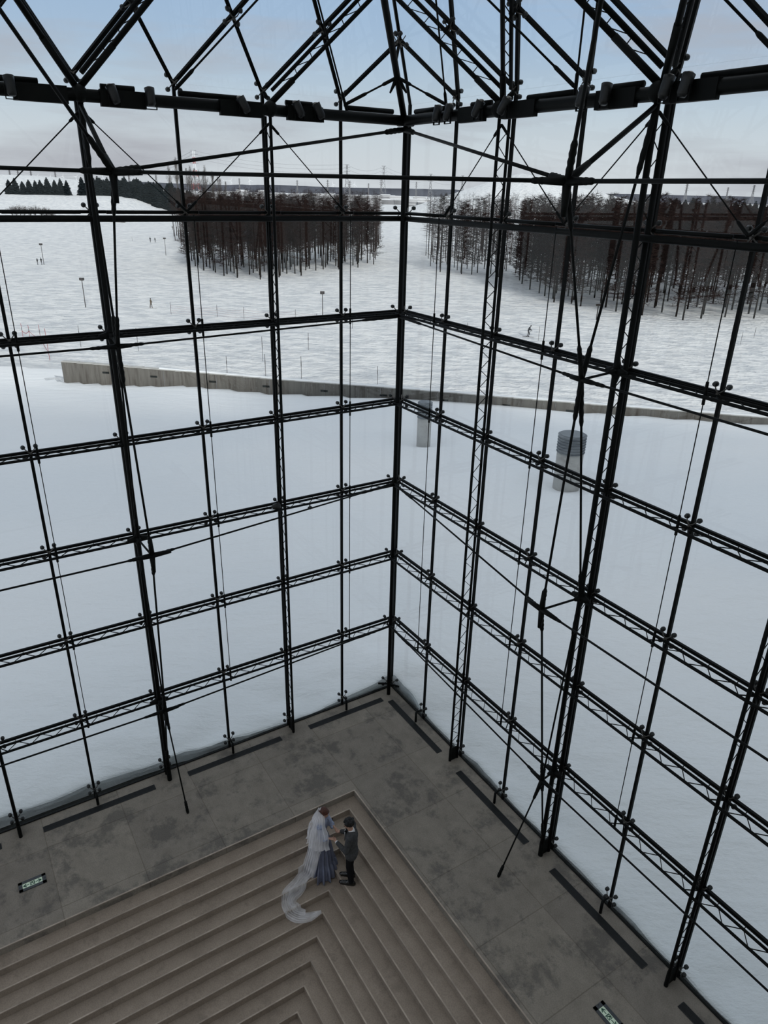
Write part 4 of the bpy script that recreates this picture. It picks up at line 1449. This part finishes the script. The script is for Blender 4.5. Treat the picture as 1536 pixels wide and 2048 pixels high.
t = thing('rope_net_fence', 'thin reddish rope net sagging between dark poles mid field', 'rope fence', (-37, 124.9, FIELD))
ch = [6, 7, 8, 9, 10]
for a, b in zip(ch, ch[1:]):
    A_, B_ = POLES[a], POLES[b]
    mb = MB()
    for hh, dp in ((1.5, .25), (1.1, .2), (0.7, .15), (0.3, .1)):
        mb.path(sag(A_, B_, hh, hh, dp, ''), 0.012, n=3)
    part(mb, 'net_panel', M['net'], t)
t = thing('rope_net_fence', 'sagging rope between the four red poles at far left', 'rope fence', (-50.9, 100.9, FIELD))
for a, b in ((0, 1), (1, 2), (2, 3)):
    part(MB().path(sag(POLES[a], POLES[b], 1.1, 1.1, .35, ''), 0.03, n=4), 'rope', M['polered'], t)
x, y = 36.5, 129.4; z = ground_z(x, y)
t = thing('sign_post', 'small wooden sign post at the near edge of the right-hand larches', 'sign post', (x, y, z))
part(MB().tube((x, y, z - .2), (x, y, z + 2.5), 0.09, n=6), 'post', M['bark'], t)
part(MB().box((x + .1, y, z + 2.55), (1, 0, 0), (0, 1, 0), UP, 1.0, .12, .35), 'board', M['bark'], t)
z = ground_z(-150.5, 425)
t = thing('low_stone_wall', 'short grey boat-shaped stone wall far out on the left field', 'stone wall', (-150.5, 425, z))
mb = MB()
mb.v = [(-154.3, 425, z - .3), (-146.8, 424, z - .3), (-145.9, 424, z + 2.0), (-155.4, 425, z + 2.0), (-154.3, 427, z - .3), (-146.8, 426, z - .3), (-145.9, 426, z + 2.0), (-155.4, 427, z + 2.0)]
mb.f = [(0, 1, 2, 3), (7, 6, 5, 4), (0, 4, 5, 1), (3, 2, 6, 7), (1, 5, 6, 2), (0, 3, 7, 4)]
part(mb, 'wall_body', M['greytree'], t)

# ------------------------------------------------------------------ people
def remesh(o, vox, smooth=4):
    md = o.modifiers.new('fuse', 'REMESH')
    md.mode = 'VOXEL'
    md.voxel_size = vox
    md.use_smooth_shade = True
    sm_ = o.modifiers.new('soften', 'SMOOTH')
    sm_.iterations = smooth
    sm_.factor = 0.5
    return o

def cap(mb, a, b, ra, rb, n=12):
    # tapered capsule as one closed shell
    a, b = V(a), V(b)
    d = (b - a)
    L_ = d.length
    d.normalize()
    pts, rad = [], []
    for q in range(5):
        t_ = math.pi / 2 * (1 - q / 4)
        pts.append(a - d * (ra * math.sin(t_))); rad.append(max(0.0008, ra * math.cos(t_)))
    for q in range(5):
        t_ = math.pi / 2 * (q / 4)
        pts.append(b + d * (rb * math.sin(t_))); rad.append(max(0.0008, rb * math.cos(t_)))
    mb.path(pts, rad, n=n)

class Frame:
    def __init__(s, o, f):
        s.o = V(o); s.f = V(f).normalized(); s.l = UP.cross(s.f).normalized()   # s.l = the figure's left
    def __call__(s, fwd, left, z): return s.o + s.f * fwd + s.l * left + UP * z

def hand(mb, wrist, palm_dir, side, down, sc_=1.0, curl=0.5):
    # palm, four unequal bent fingers and a thumb from the side of the palm
    w = V(wrist); d = V(palm_dir).normalized(); s_ = V(side).normalized(); n_ = V(down).normalized()
    k = w + d * 0.085 * sc_
    for q, o_ in enumerate((-0.028, -0.009, 0.010, 0.028)):
        cap(mb, w + s_ * o_ * 0.6 * sc_, k + s_ * o_ * sc_, 0.015 * sc_, 0.0115 * sc_, 8)
        ln = (0.070, 0.082, 0.076, 0.060)[q] * sc_
        p1 = k + (d * math.cos(curl * .6) + n_ * math.sin(curl * .6)) * ln * 0.45 + s_ * o_ * 1.15 * sc_
        p2 = p1 + (d * math.cos(curl * 1.5) + n_ * math.sin(curl * 1.5)) * ln * 0.33
        p3 = p2 + (d * math.cos(curl * 2.3) + n_ * math.sin(curl * 2.3)) * ln * 0.27
        cap(mb, k + s_ * o_ * sc_, p1, 0.0100 * sc_, 0.0090 * sc_, 8)
        cap(mb, p1, p2, 0.0090 * sc_, 0.0082 * sc_, 8)
        cap(mb, p2, p3, 0.0082 * sc_, 0.0070 * sc_, 8)
    t0 = w + d * 0.03 * sc_ - s_ * 0.022 * sc_
    t1 = t0 + (d * 0.6 - s_ * 0.75 + n_ * 0.2).normalized() * 0.042 * sc_
    t2 = t1 + (d * 0.9 - s_ * 0.25 + n_ * 0.3).normalized() * 0.034 * sc_
    cap(mb, t0, t1, 0.014 * sc_, 0.010 * sc_, 8)
    cap(mb, t1, t2, 0.010 * sc_, 0.008 * sc_, 8)

def head(mb, c, fwd, tilt_down, sc_=1.0):
    # skull, jaw, nose, ears, lips
    f = (V(fwd).normalized() * math.cos(tilt_down) - UP * math.sin(tilt_down)).normalized()
    l = UP.cross(V(fwd)).normalized()
    u = f.cross(l).normalized()
    c = V(c)
    mb.ellipsoid(c + u * 0.03 * sc_ - f * 0.008, 0.095 * sc_, 0.076 * sc_, 0.095 * sc_, f, l, u, 18, 12)
    mb.ellipsoid(c - u * 0.045 * sc_ + f * 0.028 * sc_, 0.062 * sc_, 0.055 * sc_, 0.066 * sc_, f, l, u, 14, 9)
    mb.ellipsoid(c - u * 0.085 * sc_ + f * 0.058 * sc_, 0.026 * sc_, 0.026 * sc_, 0.022 * sc_, f, l, u, 10, 7)
    cap(mb, c + u * 0.012 * sc_ + f * 0.086 * sc_, c - u * 0.022 * sc_ + f * 0.103 * sc_, 0.008 * sc_, 0.013 * sc_, 8)
    cap(mb, c - u * 0.052 * sc_ + f * 0.088 * sc_ - l * 0.02 * sc_, c - u * 0.052 * sc_ + f * 0.088 * sc_ + l * 0.02 * sc_, 0.0085 * sc_, 0.0085 * sc_, 8)
    for e_ in (-1, 1):
        mb.ellipsoid(c + l * (0.078 * e_) * sc_ - u * 0.008, 0.018 * sc_, 0.009 * sc_, 0.030 * sc_, f, l, u, 8, 7)
        mb.ellipsoid(c + u * 0.018 * sc_ + f * 0.080 * sc_ + l * (0.030 * e_) * sc_, 0.013, 0.016, 0.010, f, l, u, 8, 6)
    return f, l, u, c

# ---- groom
G = Frame((-0.505, 10.70, -0.64), (-0.985, 0.13, 0))
gt = thing('person', 'man in dark grey suit and bow tie holding the hands of the woman', 'person', G.o)
MEET1, MEET2 = V((-0.865, 10.80, 0.42)), V((-0.825, 11.00, 0.45))   # where the hands clasp
el_, er_ = G(0.07, 0.235, 1.09), G(0.12, -0.235, 1.12)
wl_, wr_ = MEET1 + (el_ - MEET1).normalized() * 0.085, MEET2 + (er_ - MEET2).normalized() * 0.085
sl_, sr_ = G(0.01, 0.185, 1.415), G(0.01, -0.185, 1.415)
hc = G(0.045, 0.0, 1.605)
mb = MB()
hf, hl, hu, hcc = head(mb, hc, G.f, 0.35, 1.04)
cap(mb, G(-0.01, 0, 1.40), hc - UP * 0.06, 0.062, 0.056)
cap(mb, G(0, 0, 1.02), G(0, 0, 1.34), 0.10, 0.115)
cap(mb, G(0, 0.07, 1.40), sl_, 0.055, 0.055); cap(mb, G(0, -0.07, 1.40), sr_, 0.055, 0.055)
for sh, eb, wr in ((sl_, el_, wl_), (sr_, er_, wr_)):
    cap(mb, sh, eb, 0.046, 0.038); cap(mb, eb, wr, 0.038, 0.026)
for e_, ft in ((1, (0.0, 0.10)), (-1, (0.03, -0.10))):
    hip = G(0, 0.085 * e_, 0.93); kn = G(0.03 + ft[0], 0.095 * e_, 0.50); an = G(-0.02 + ft[0], ft[1], 0.09)
    cap(mb, hip, kn, 0.075, 0.052); cap(mb, kn, an, 0.050, 0.036); cap(mb, an, G(0.12 + ft[0], ft[1], 0.04), 0.034, 0.028)
    cap(mb, G(0, 0, 1.02), hip, 0.095, 0.085)
hand(mb, wl_, MEET1 - wl_, G.l, UP, 0.95, 0.75)
hand(mb, wr_, MEET2 - wr_, -G.l, UP, 0.95, 0.75)
remesh(part(mb, 'body', M['skin'], gt), 0.0058, 2)
# jacket
mb = MB()
for z_, rf, rs_ in ((1.30, 0.135, 0.200), (1.15, 0.130, 0.188), (1.02, 0.128, 0.180)):
    mb.ellipsoid(G(0.0, 0, z_), rf, rs_, 0.16, G.f, G.l, UP, 18, 10)
mb.ellipsoid(G(0.0, 0, 0.86), 0.145, 0.200, 0.22, G.f, G.l, UP, 18, 10)
cap(mb, G(-0.015, 0.05, 1.40), sl_, 0.075, 0.068); cap(mb, G(-0.015, -0.05, 1.40), sr_, 0.075, 0.068)
for sh, eb, wr in ((sl_, el_, wl_), (sr_, er_, wr_)):
    cap(mb, sh, eb, 0.074, 0.060); cap(mb, eb, eb.lerp(wr, 0.88), 0.060, 0.046)
o = remesh(part(mb, 'suit_jacket', M['suit'], gt), 0.010, 4)
mb = MB()
for sh, eb, wr in ((sl_, el_, wl_), (sr_, er_, wr_)):
    mb.tube(eb.lerp(wr, 0.90), eb.lerp(wr, 1.04), 0.036, 0.034, n=12)
part(mb, 'shirt_cuffs', M['shirt'], gt, True)
mb = MB()
mb.path([G(-0.005, 0, 1.42), G(0.008, 0, 1.465), G(0.014, 0, 1.485)], [0.070, 0.064, 0.062], n=16)
mb.box(G(0.130, 0, 1.36), G.l, UP, G.f, 0.06, 0.14, 0.02)
part(mb, 'shirt_collar', M['shirt'], gt, True)
mb = MB()
for e_ in (-1, 1):
    mb.tube(G(0.118, 0.0, 1.445), G(0.118, 0.050 * e_, 1.445), 0.008, 0.020, n=6)
part(mb, 'bow_tie', M['trouser'], gt)
mb = MB()
for e_ in (-1, 1):
    mb.bar(G(0.118, 0.038 * e_, 1.43), G(0.142, 0.018 * e_, 1.18), 0.045, 0.012, G.l)
part(mb, 'lapels', M['suit'], gt)
mb = MB()
for e_, ft in ((1, (0.0, 0.10)), (-1, (0.03, -0.10))):
    hip = G(0, 0.085 * e_, 0.90); kn = G(0.025 + ft[0], 0.095 * e_, 0.50); an = G(-0.015 + ft[0], ft[1], 0.085)
    cap(mb, hip, kn, 0.100, 0.075); cap(mb, kn, an, 0.075, 0.060)
mb.ellipsoid(G(0, 0, 0.92), 0.12, 0.165, 0.12, G.f, G.l, UP, 14, 9)
remesh(part(mb, 'trousers', M['trouser'], gt), 0.011, 3)
for e_, ft in ((1, (0.0, 0.10)), (-1, (0.03, -0.10))):
    mb = MB()
    for fx, r1, r2, hh in ((-0.03, 0.040, 0.050, 0.085), (0.04, 0.045, 0.052, 0.080), (0.11, 0.045, 0.050, 0.055), (0.17, 0.045, 0.045, 0.045)):
        mb.ellipsoid(G(fx + ft[0], ft[1], 0.035), 0.085, r2, hh, G.f, G.l, UP, 12, 8)
    mb.box(G(0.07 + ft[0], ft[1], 0.008), G.f, G.l, UP, 0.29, 0.085, 0.016)
    remesh(part(mb, 'shoe', M['shoe'], gt), 0.008, 2)
mb = MB()
mb.ellipsoid(hcc + hu * 0.050 - hf * 0.022, 0.108, 0.096, 0.092, hf, hl, hu, 18, 12)
rr = random.Random(5)
for q in range(26):
    a = rr.uniform(0, 6.28); e_ = rr.uniform(0.2, 1.4)
    d_ = hf * (math.cos(a) * math.cos(e_) * .102) + hl * (math.sin(a) * math.cos(e_) * .092) + hu * (math.sin(e_) * .092)
    mb.ellipsoid(hcc + hu * 0.055 - hf * 0.02 + d_, 0.030, 0.030, 0.026, hf, hl, hu, 8, 6)
remesh(part(mb, 'hair', M['hair_k'], gt), 0.008, 1)
mb = MB()
for e_ in (-1, 1):
    for k in range(12):
        a0, a1 = k / 12 * 6.283, (k + 1) / 12 * 6.283
        c_ = hcc + hf * 0.098 + hl * (0.034 * e_) + hu * 0.018
        mb.tube(c_ + hl * (0.024 * math.cos(a0)) + hu * (0.018 * math.sin(a0)), c_ + hl * (0.024 * math.cos(a1)) + hu * (0.018 * math.sin(a1)), 0.0022, n=4, cap=False)
    mb.tube(hcc + hf * 0.095 + hl * (0.058 * e_) + hu * 0.02, hcc + hl * (0.082 * e_) + hu * 0.012, 0.0022, n=4)
part(mb, 'glasses', M['trouser'], gt)

# ---- bride
B = Frame((-1.13, 11.04, -0.64), (0.97, -0.24, 0))
bt = thing('person', 'woman in slate blue gown and long white veil facing the man, auburn hair pinned up', 'person', B.o)
bel, ber = B(0.10, 0.20, 1.08), B(0.06, -0.215, 1.07)
bwl, bwr = MEET2 + UP * 0.02 + (bel - MEET2).normalized() * 0.085, MEET1 + UP * 0.02 + (ber - MEET1).normalized() * 0.085
bsl, bsr = B(0.0, 0.155, 1.345), B(0.0, -0.155, 1.345)
bh_ = B(0.04, 0, 1.555)
mb = MB()
bf, bl, bu, bc = head(mb, bh_, B.f, 0.42, 0.96)
cap(mb, B(-0.01, 0, 1.34), bh_ - UP * 0.06, 0.050, 0.044)
cap(mb, B(0, 0, 1.0), B(0, 0, 1.27), 0.085, 0.095)
cap(mb, B(0, .05, 1.33), bsl, 0.045, 0.042); cap(mb, B(0, -.05, 1.33), bsr, 0.045, 0.042)
for sh, eb, wr in ((bsl, bel, bwl), (bsr, ber, bwr)):
    cap(mb, sh, eb, 0.038, 0.031); cap(mb, eb, wr, 0.032, 0.021)
cap(mb, B(0, 0, 0.95), B(0, 0, 1.0), 0.11, 0.09)
for e_ in (-1, 1):
    cap(mb, B(0, .075 * e_, .92), B(0, .08 * e_, .50), 0.075, 0.05); cap(mb, B(0, .08 * e_, .50), B(0, .08 * e_, .12), 0.048, 0.032)
    cap(mb, B(0, .08 * e_, .08), B(.13, .085 * e_, .03), 0.03, 0.022)
hand(mb, bwl, MEET2 + UP * 0.02 - bwl, B.l, -UP, 0.86, 0.7)
hand(mb, bwr, MEET1 + UP * 0.02 - bwr, -B.l, -UP, 0.86, 0.7)
remesh(part(mb, 'body', M['skin'], bt), 0.0058, 2)
# gown: bodice + pleated skirt with a deep flounce
mb = MB()
mb.ellipsoid(B(0.01, 0, 1.24), 0.108, 0.142, 0.125, B.f, B.l, UP, 18, 10)
mb.ellipsoid(B(0.0, 0, 1.10), 0.090, 0.120, 0.14, B.f, B.l, UP, 18, 10)
for e_ in (-1, 1):
    cap(mb, B(0, .07 * e_, 1.30), B(0, .14 * e_, 1.34), 0.055, 0.05)
remesh(part(mb, 'bodice', M['dress'], bt), 0.009, 3)
for sh, eb, wr in ((bsl, bel, bwl), (bsr, ber, bwr)):
    mb = MB()
    sd = (sh - B(0, 0, 1.34)).normalized()
    mb.ellipsoid(sh + sd * 0.02 - UP * 0.01, 0.085, 0.075, 0.085, B.f, B.l, UP, 14, 9)
    cap(mb, sh.lerp(eb, .35), sh.lerp(eb, .95), 0.072, 0.070)
    cap(mb, eb, eb.lerp(wr, .45), 0.072, 0.050)
    rr = random.Random(3)
    for q in range(14):
        t_ = eb.lerp(wr, rr.uniform(.30, .62))
        a = rr.uniform(0, 6.28)
        mb.ellipsoid(t_ + B.l * (math.cos(a) * .055) + UP * (math.sin(a) * .05), .028, .022, .022, B.f, B.l, UP, 8, 6)
    remesh(part(mb, 'puffed_sleeve', M['sleeve'], bt), 0.009, 2)
mb = MB()
NPL = 200
prof = [(1.04, .098, .0), (0.98, .122, .004), (0.88, .155, .010), (0.70, .188, .017), (0.50, .222, .023), (0.28, .252, .028), (0.20, .262, .030), (0.19, .285, .036), (0.05, .315, .044), (-0.10, .335, .048), (-0.13, .338, .048)]
for z_, r_, am in prof:
    for k in range(NPL):
        a = 2 * math.pi * k / NPL
        fold = math.cos(a * 17 + 0.6 * math.sin(a * 3)) + 0.4 * math.cos(a * 29 + 1.0)
        rr_ = r_ + am * fold
        mb.v.append(tuple(B(math.cos(a) * rr_ * 0.86 - 0.01, math.sin(a) * rr_, z_)))
for q in range(len(prof) - 1):
    for k in range(NPL):
        k2 = (k + 1) % NPL
        mb.f.append((q * NPL + k, q * NPL + k2, (q + 1) * NPL + k2, (q + 1) * NPL + k))
o = part(mb, 'pleated_skirt', M['dress'], bt, True)
md = o.modifiers.new('cloth', 'SOLIDIFY'); md.thickness = 0.004
# hair
mb = MB()
mb.ellipsoid(bc + bu * 0.050 - bf * 0.022, 0.100, 0.088, 0.082, bf, bl, bu, 18, 12)
mb.ellipsoid(bc + bu * 0.015 - bf * 0.088, 0.050, 0.058, 0.048, bf, bl, bu, 12, 8)
mb.ellipsoid(bc + bu * 0.075 + bf * 0.035, 0.050, 0.066, 0.030, bf, bl, bu, 12, 8)
for e_ in (-1, 1):
    cap(mb, bc + bl * (.070 * e_) + bu * .03, bc + bl * (.074 * e_) - bu * .035 + bf * .02, .016, .008, 8)
remesh(part(mb, 'hair', M['hair_b'], bt), 0.008, 1)
part(MB().ellipsoid(bc + bu * 0.055 - bf * 0.105, 0.020, 0.045, 0.020, bf, bl, bu, 10, 7), 'hair_comb', M['shirt'], bt, True)

# veil: gathered at the back of the head, falls down the back and trails over the steps
def surf_z(x, y):
    p = V((x, y, 0)) - O3
    mm = min(p.dot(dL), p.dot(dR)) - E0
    return 0.0 if mm < 0 else -RI * (int(mm / TR) + 1)
def veil_sheet(name, cps, nfold, amp, seed, nu=84):
    # cps: (centre, width direction, bulge direction, half width, bulge depth)
    rows = []
    for q in range(len(cps) - 1):
        c0, c1, c2, c3 = cps[max(q - 1, 0)], cps[q], cps[q + 1], cps[min(q + 2, len(cps) - 1)]
        for k in range(9):
            u = k / 9
            p0, p1, p2, p3 = V(c0[0]), V(c1[0]), V(c2[0]), V(c3[0])
            p = 0.5 * ((2 * p1) + (p2 - p0) * u + (2 * p0 - 5 * p1 + 4 * p2 - p3) * u * u + (3 * p1 - p0 - 3 * p2 + p3) * u ** 3)
            w = u * u * (3 - 2 * u)
            rows.append((p, V(c1[1]).lerp(V(c2[1]), w).normalized(), V(c1[2]).lerp(V(c2[2]), w).normalized(), c1[3] + (c2[3] - c1[3]) * w, c1[4] + (c2[4] - c1[4]) * w))
    rows.append((V(cps[-1][0]), V(cps[-1][1]).normalized(), V(cps[-1][2]).normalized(), cps[-1][3], cps[-1][4]))
    mb = MB()
    for q, (p, sd, nm_, w, bl_) in enumerate(rows):
        for k in range(nu + 1):
            u = k / nu * 2 - 1
            f = math.cos(u * nfold * math.pi + 0.9 * math.sin(q * .08 + seed)) + 0.5 * math.sin(u * nfold * 1.9 * math.pi + q * 0.05 + seed)
            pp = p + sd * (u * w * (1 + 0.05 * math.sin(q * .3 + seed))) + nm_ * (bl_ * (1 - u * u)) + nm_ * (f * amp * min(1, w / 0.12))
            fl = surf_z(pp.x, pp.y) + 0.012
            if pp.z < fl: pp.z = fl + abs(f) * 0.02
            mb.v.append(tuple(pp))
    W_ = nu + 1
    for q in range(len(rows) - 1):
        for k in range(nu):
            a = q * W_ + k
            mb.f.append((a, a + 1, a + W_ + 1, a + W_))
    return part(mb, name, M['veil'], bt, True)
hb = bc + bu * 0.05 - bf * 0.11
Q0 = B.o
vn = V((-0.60, -0.80, 0)); vs = V((0.80, -0.60, 0))
def vb(r_, z_, sh=0.0): return V((Q0.x, Q0.y, Q0.z + z_)) + vn * r_ + vs * sh
veil_sheet('veil', [(hb, vs, vn, 0.04, 0.0), (vb(0.13, 1.36), vs, vn, 0.13, 0.02), (vb(0.16, 1.10), vs, vn, 0.17, 0.03), (vb(0.19, 0.80, -0.02), vs, vn, 0.18, 0.04),
                    (vb(0.27, 0.45, -0.06), vs, vn, 0.17, 0.03), (vb(0.36, 0.10, -0.10), vs, vn, 0.16, 0.02), (vb(0.44, -0.08, -0.14), (0.9, -0.4, 0), (-0.3, -0.4, 0.8), 0.15, 0.02),
                    ((-1.64, 10.56, -0.76), (0.80, -0.6, 0), UP, 0.13, 0.02), ((-1.80, 10.33, -0.77), (0.95, -0.2, 0), UP, 0.13, 0.02), ((-1.76, 10.12, -0.85), (0.7, 0.7, 0), UP, 0.13, 0.03),
                    ((-1.55, 10.02, -0.92), (0.1, 1, 0), UP, 0.12, 0.03), ((-1.32, 10.04, -0.93), (0, 1, 0), UP, 0.10, 0.03), ((-1.10, 10.16, -0.92), (-0.3, 1, 0), UP, 0.04, 0.02)], 6, 0.028, 1)
veil_sheet('veil_upper_layer', [(hb + UP * 0.01, vs, vn, 0.05, 0.01), (vb(0.12, 1.42), vs, vn, 0.17, 0.09), (vb(0.13, 1.20), vs, vn, 0.25, 0.16), (vb(0.13, 1.0), vs, vn, 0.29, 0.20), (vb(0.14, 0.84), vs, vn, 0.32, 0.22)], 7, 0.024, 2)
veil_sheet('veil_inner_layer', [(hb - UP * 0.01, vs, vn, 0.03, 0.0), (vb(0.14, 1.30), vs, vn, 0.10, 0.01), (vb(0.18, 0.9), vs, vn, 0.13, 0.02), (vb(0.26, 0.45, -0.05), vs, vn, 0.13, 0.02),
                    (vb(0.35, 0.08, -0.09), vs, vn, 0.12, 0.02), (vb(0.43, -0.09, -0.13), (0.9, -0.4, 0), (-0.3, -0.4, 0.8), 0.12, 0.02), ((-1.60, 10.50, -0.78), (0.8, -0.6, 0), UP, 0.10, 0.03),
                    ((-1.72, 10.30, -0.80), (0.95, -0.2, 0), UP, 0.10, 0.04), ((-1.60, 10.14, -0.86), (0.6, 0.8, 0), UP, 0.08, 0.03), ((-1.42, 10.12, -0.90), (0, 1, 0), UP, 0.06, 0.02)], 4, 0.022, 5)

# ---- distant walkers and skiers
def small_person(x, y, h, fdir, label, coat='coat', lean=0.0, stride=0.15, poles=False, arms=(0.1, 0.1)):
    z = ground_z(x, y)
    k = h / 1.75
    F = Frame((x, y, z), fdir)
    t = thing('person', label, 'person', F.o)
    def q(f_, l_, z_): return F((f_ + lean * max(0, z_ - 0.9)) * k, l_ * k, z_ * k)
    mb = MB()
    mb.ellipsoid(q(0.02, 0, 1.63), .09 * k, .08 * k, .115 * k, F.f, F.l, UP, 10, 8)
    cap(mb, q(0, 0, 1.4), q(0.02, 0, 1.55), .055 * k, .05 * k, 8)
    cap(mb, q(0, 0, 1.0), q(0, 0, 1.35), .13 * k, .15 * k, 10)
    for e_ in (-1, 1):
        st_ = stride * e_
        cap(mb, q(0, .08 * e_, .95), q(st_ * .8 + lean * .4, .09 * e_, .5), .09 * k, .065 * k, 8)
        cap(mb, q(st_ * .8 + lean * .4, .09 * e_, .5), q(st_, .09 * e_, .06), .065 * k, .045 * k, 8)
        cap(mb, q(st_ - .02, .09 * e_, .05), q(st_ + .16, .09 * e_, .04), .045 * k, .035 * k, 8)
        sh = q(0, .18 * e_, 1.38); eb = q(arms[0] * (1 if e_ > 0 else .6), .25 * e_, 1.12); wr = q(arms[0] + arms[1], .20 * e_, 1.05)
        cap(mb, sh, eb, .06 * k, .05 * k, 8); cap(mb, eb, wr, .05 * k, .035 * k, 8)
    remesh(part(mb, 'body', M[coat], t), 0.03 * k, 1)
    part(MB().ellipsoid(q(0.01, 0, 1.68), .10 * k, .095 * k, .08 * k, F.f, F.l, UP, 10, 7), 'hat', M['coat'], t, True)
    if poles:
        for e_ in (-1, 1):
            mb = MB().tube(q(arms[0] + arms[1], .22 * e_, 1.08), q(arms[0] - 0.55, .3 * e_, 0.02), 0.014, n=4)
            part(mb, 'ski_pole', M['pole'], t)
            mb = MB().box(q(0.1, .09 * e_, 0.015), F.f, F.l, UP, 1.7, .07, .02)
            part(mb, 'ski', M['pole'], t)
small_person(-92.2, 197.3, 1.7, (0.3, 1, 0), 'walker in dark coat left of the far lamp post at left', lean=0.05, arms=(0.05, 0.05))
small_person(-91.3, 197.6, 1.8, (0.2, 1, 0), 'walker in dark coat right beside the far lamp post at left')
small_person(-89.4, 284.5, 1.9, (0, -1, 0), 'dark-clad walker, left one of the pair beyond the heavy mast')
small_person(-87.6, 284.5, 1.7, (0, -1, 0), 'dark-clad walker, right one of the pair beyond the heavy mast')
small_person(-104.0, 366.5, 1.8, (0, -1, 0), 'tiny dark figure, left one of two near the far larch edge')
small_person(-102.0, 366.5, 1.7, (0, -1, 0), 'tiny dark figure, right one of two near the far larch edge')
small_person(-42.2, 130.9, 1.75, (1, 0.1, 0), 'skier in pale jacket standing alone on the left field', 'coat2', poles=True, arms=(0.12, 0.12))
small_person(21.4, 112.0, 1.8, (1, -0.1, 0), 'crouching skier in grey racing along the right field', 'coat', lean=0.45, stride=0.12, poles=True, arms=(0.2, 0.3))
